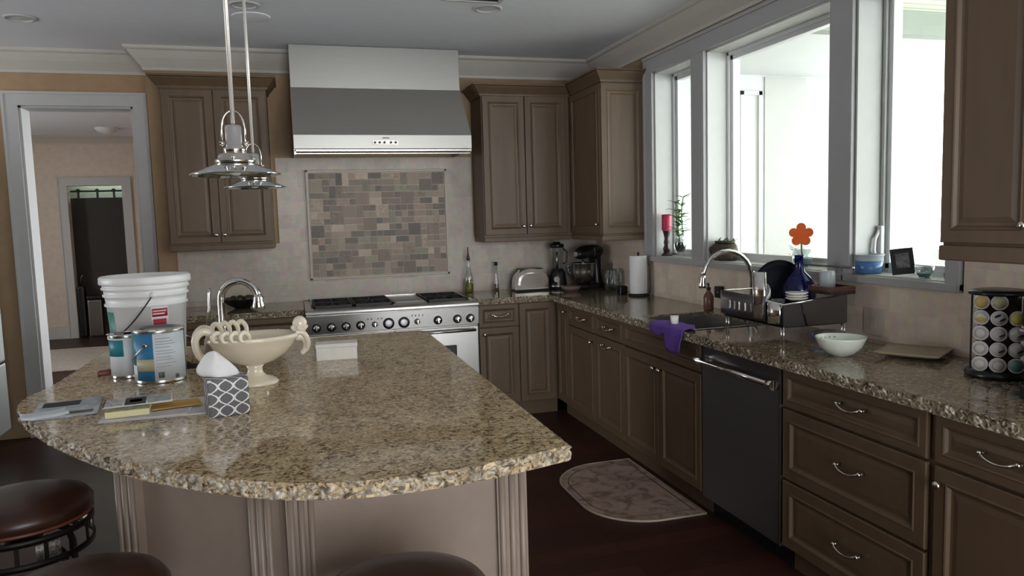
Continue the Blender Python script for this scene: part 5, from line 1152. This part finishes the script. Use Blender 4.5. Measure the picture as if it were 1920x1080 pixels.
c = (2.470, -3.345, ZS+.001); t = thing('picture_frame', 'small black picture frame leaning on the right window sill', 'picture frame', c, math.radians(138)); W = t.matrix_basis @ Matrix.Rotation(math.radians(14), 4, 'X') @ Matrix.Rotation(math.radians(7), 4, 'Y')
obj('frame', MB().sub(MB().box(-.045, .045, -.006, .006, 0.008, .122, .003), W), m_black, t); 
obj('photo', MB().sub(MB().box(-.026, .026, .006, .0085, .035, .100), W), mat('grey_photo', (.14, .14, .15), .4, var=.7, scale=45), t)
obj('photo_back', MB().sub(MB().box(-.026, .026, -.0085, -.006, .035, .100), W), mat('grey_photo_print', (.14, .14, .15), .4, var=.7, scale=45), t)
obj('easel_strut', MB().sub(MB().box(-.008, .008, -.04, -.036, .006, .08), t.matrix_basis), m_black, t)
c = (2.47, -3.45, ZS); t = thing('glass_votive', 'small clear glass bowl with teal base right of the picture frame', 'glass bowl', c)
obj('bowl', MB().lathe([(0, 0), (.022, 0), (.036, .02), (.038, .05), (.036, .05), (.033, .02), (0, .008)], c, 28, cap=False), m_clear, t); obj('teal_base', MB().lathe([(0, .003), (.02, .003), (.031, .02), (0, .022)], c, 24), mat('teal_glass', (.06, .25, .26), .1, trans=.3), t)
c = (2.525, -3.545, ZS); t = thing('sill_plant', 'dark vase with a small leafy plant at the right end of the sill', 'plant', c)
obj('vase', MB().lathe([(0, 0), (.034, 0), (.036, .02), (.022, .05), (.026, .10), (.018, .13), (0, .13)], c, 24), m_dk, t)
g = MB(); rnd = random.Random(12)
for k in range(26): leafpatch(g, (c[0]+rnd.uniform(-.02, .02), c[1]+rnd.uniform(-.02, .025), ZS+rnd.uniform(.12, .19)), (rnd.uniform(-1, 1), rnd.uniform(-1, 1), .5), rnd.uniform(.02, .038), .005)
o = obj('foliage', g, mat('grey_plant', (.10, .12, .10), .5), t); s_ = o.modifiers.new('thickness', 'SOLIDIFY'); s_.thickness = .0006

# ------------------------------------------------------------------ pantry beyond the far doorway
t = thing('sliding_door', 'dark sliding door hanging on a roller track inside the far doorway', 'door', (-2.65, 5.90, 0))
obj('leaf', MB().box(-3.10, -2.30, 5.90, 5.93, .30, 1.95, .004), mat('dark_stained_wood', (.03, .026, .020), .6), t)
obj('track', MB().box(-3.2, -2.2, 5.875, 5.885, 2.03, 2.055), m_iron, t)
for x in (-2.90, -2.66, -2.45): obj('roller', MB().cyl((x, 5.865, 2.05), (x, 5.885, 2.05), .028, n=16).box(x-.012, x+.012, 5.868, 5.9, 1.94, 2.05), m_iron, t)
t = thing('pantry_lamp', 'glowing strip lamp high in the dark pantry beyond the far doorway', 'lamp', (-2.65, 7.0, 2.42))
me_, N, L, b_ = _new('fluorescent_tube'); b_.inputs['Emission Color'].default_value = (.72, 1, .86, 1); b_.inputs['Emission Strength'].default_value = 45
obj('tube', MB().cyl((-3.2, 7.0, 2.40), (-2.1, 7.0, 2.40), .018), me_, t); obj('fixture', MB().box(-3.25, -2.05, 6.96, 7.04, 2.425, 2.47, .005), m_white, t)
t = thing('pantry_bin', 'dim round-topped bin low inside the far doorway', 'bin', (-2.78, 5.86, 0)); obj('body', MB().box(-2.86, -2.68, 5.70, 5.84, .0, .52, .02), m_steel_d, t); obj('lid', MB().box(-2.865, -2.675, 5.695, 5.845, .52, .58, .02), m_black, t)
t = thing('dark_vacuum', 'tall black upright vacuum standing inside the far doorway', 'vacuum', (-2.93, 5.78, 0)); obj('body', MB().box(-2.985, -2.885, 5.70, 5.82, 0, .72, .03), m_black, t); obj('handle', MB().tube([(-2.935, 5.76, .70), (-2.93, 5.78, .84), (-2.90, 5.77, .88)], .014, 8), m_steel_d, t)
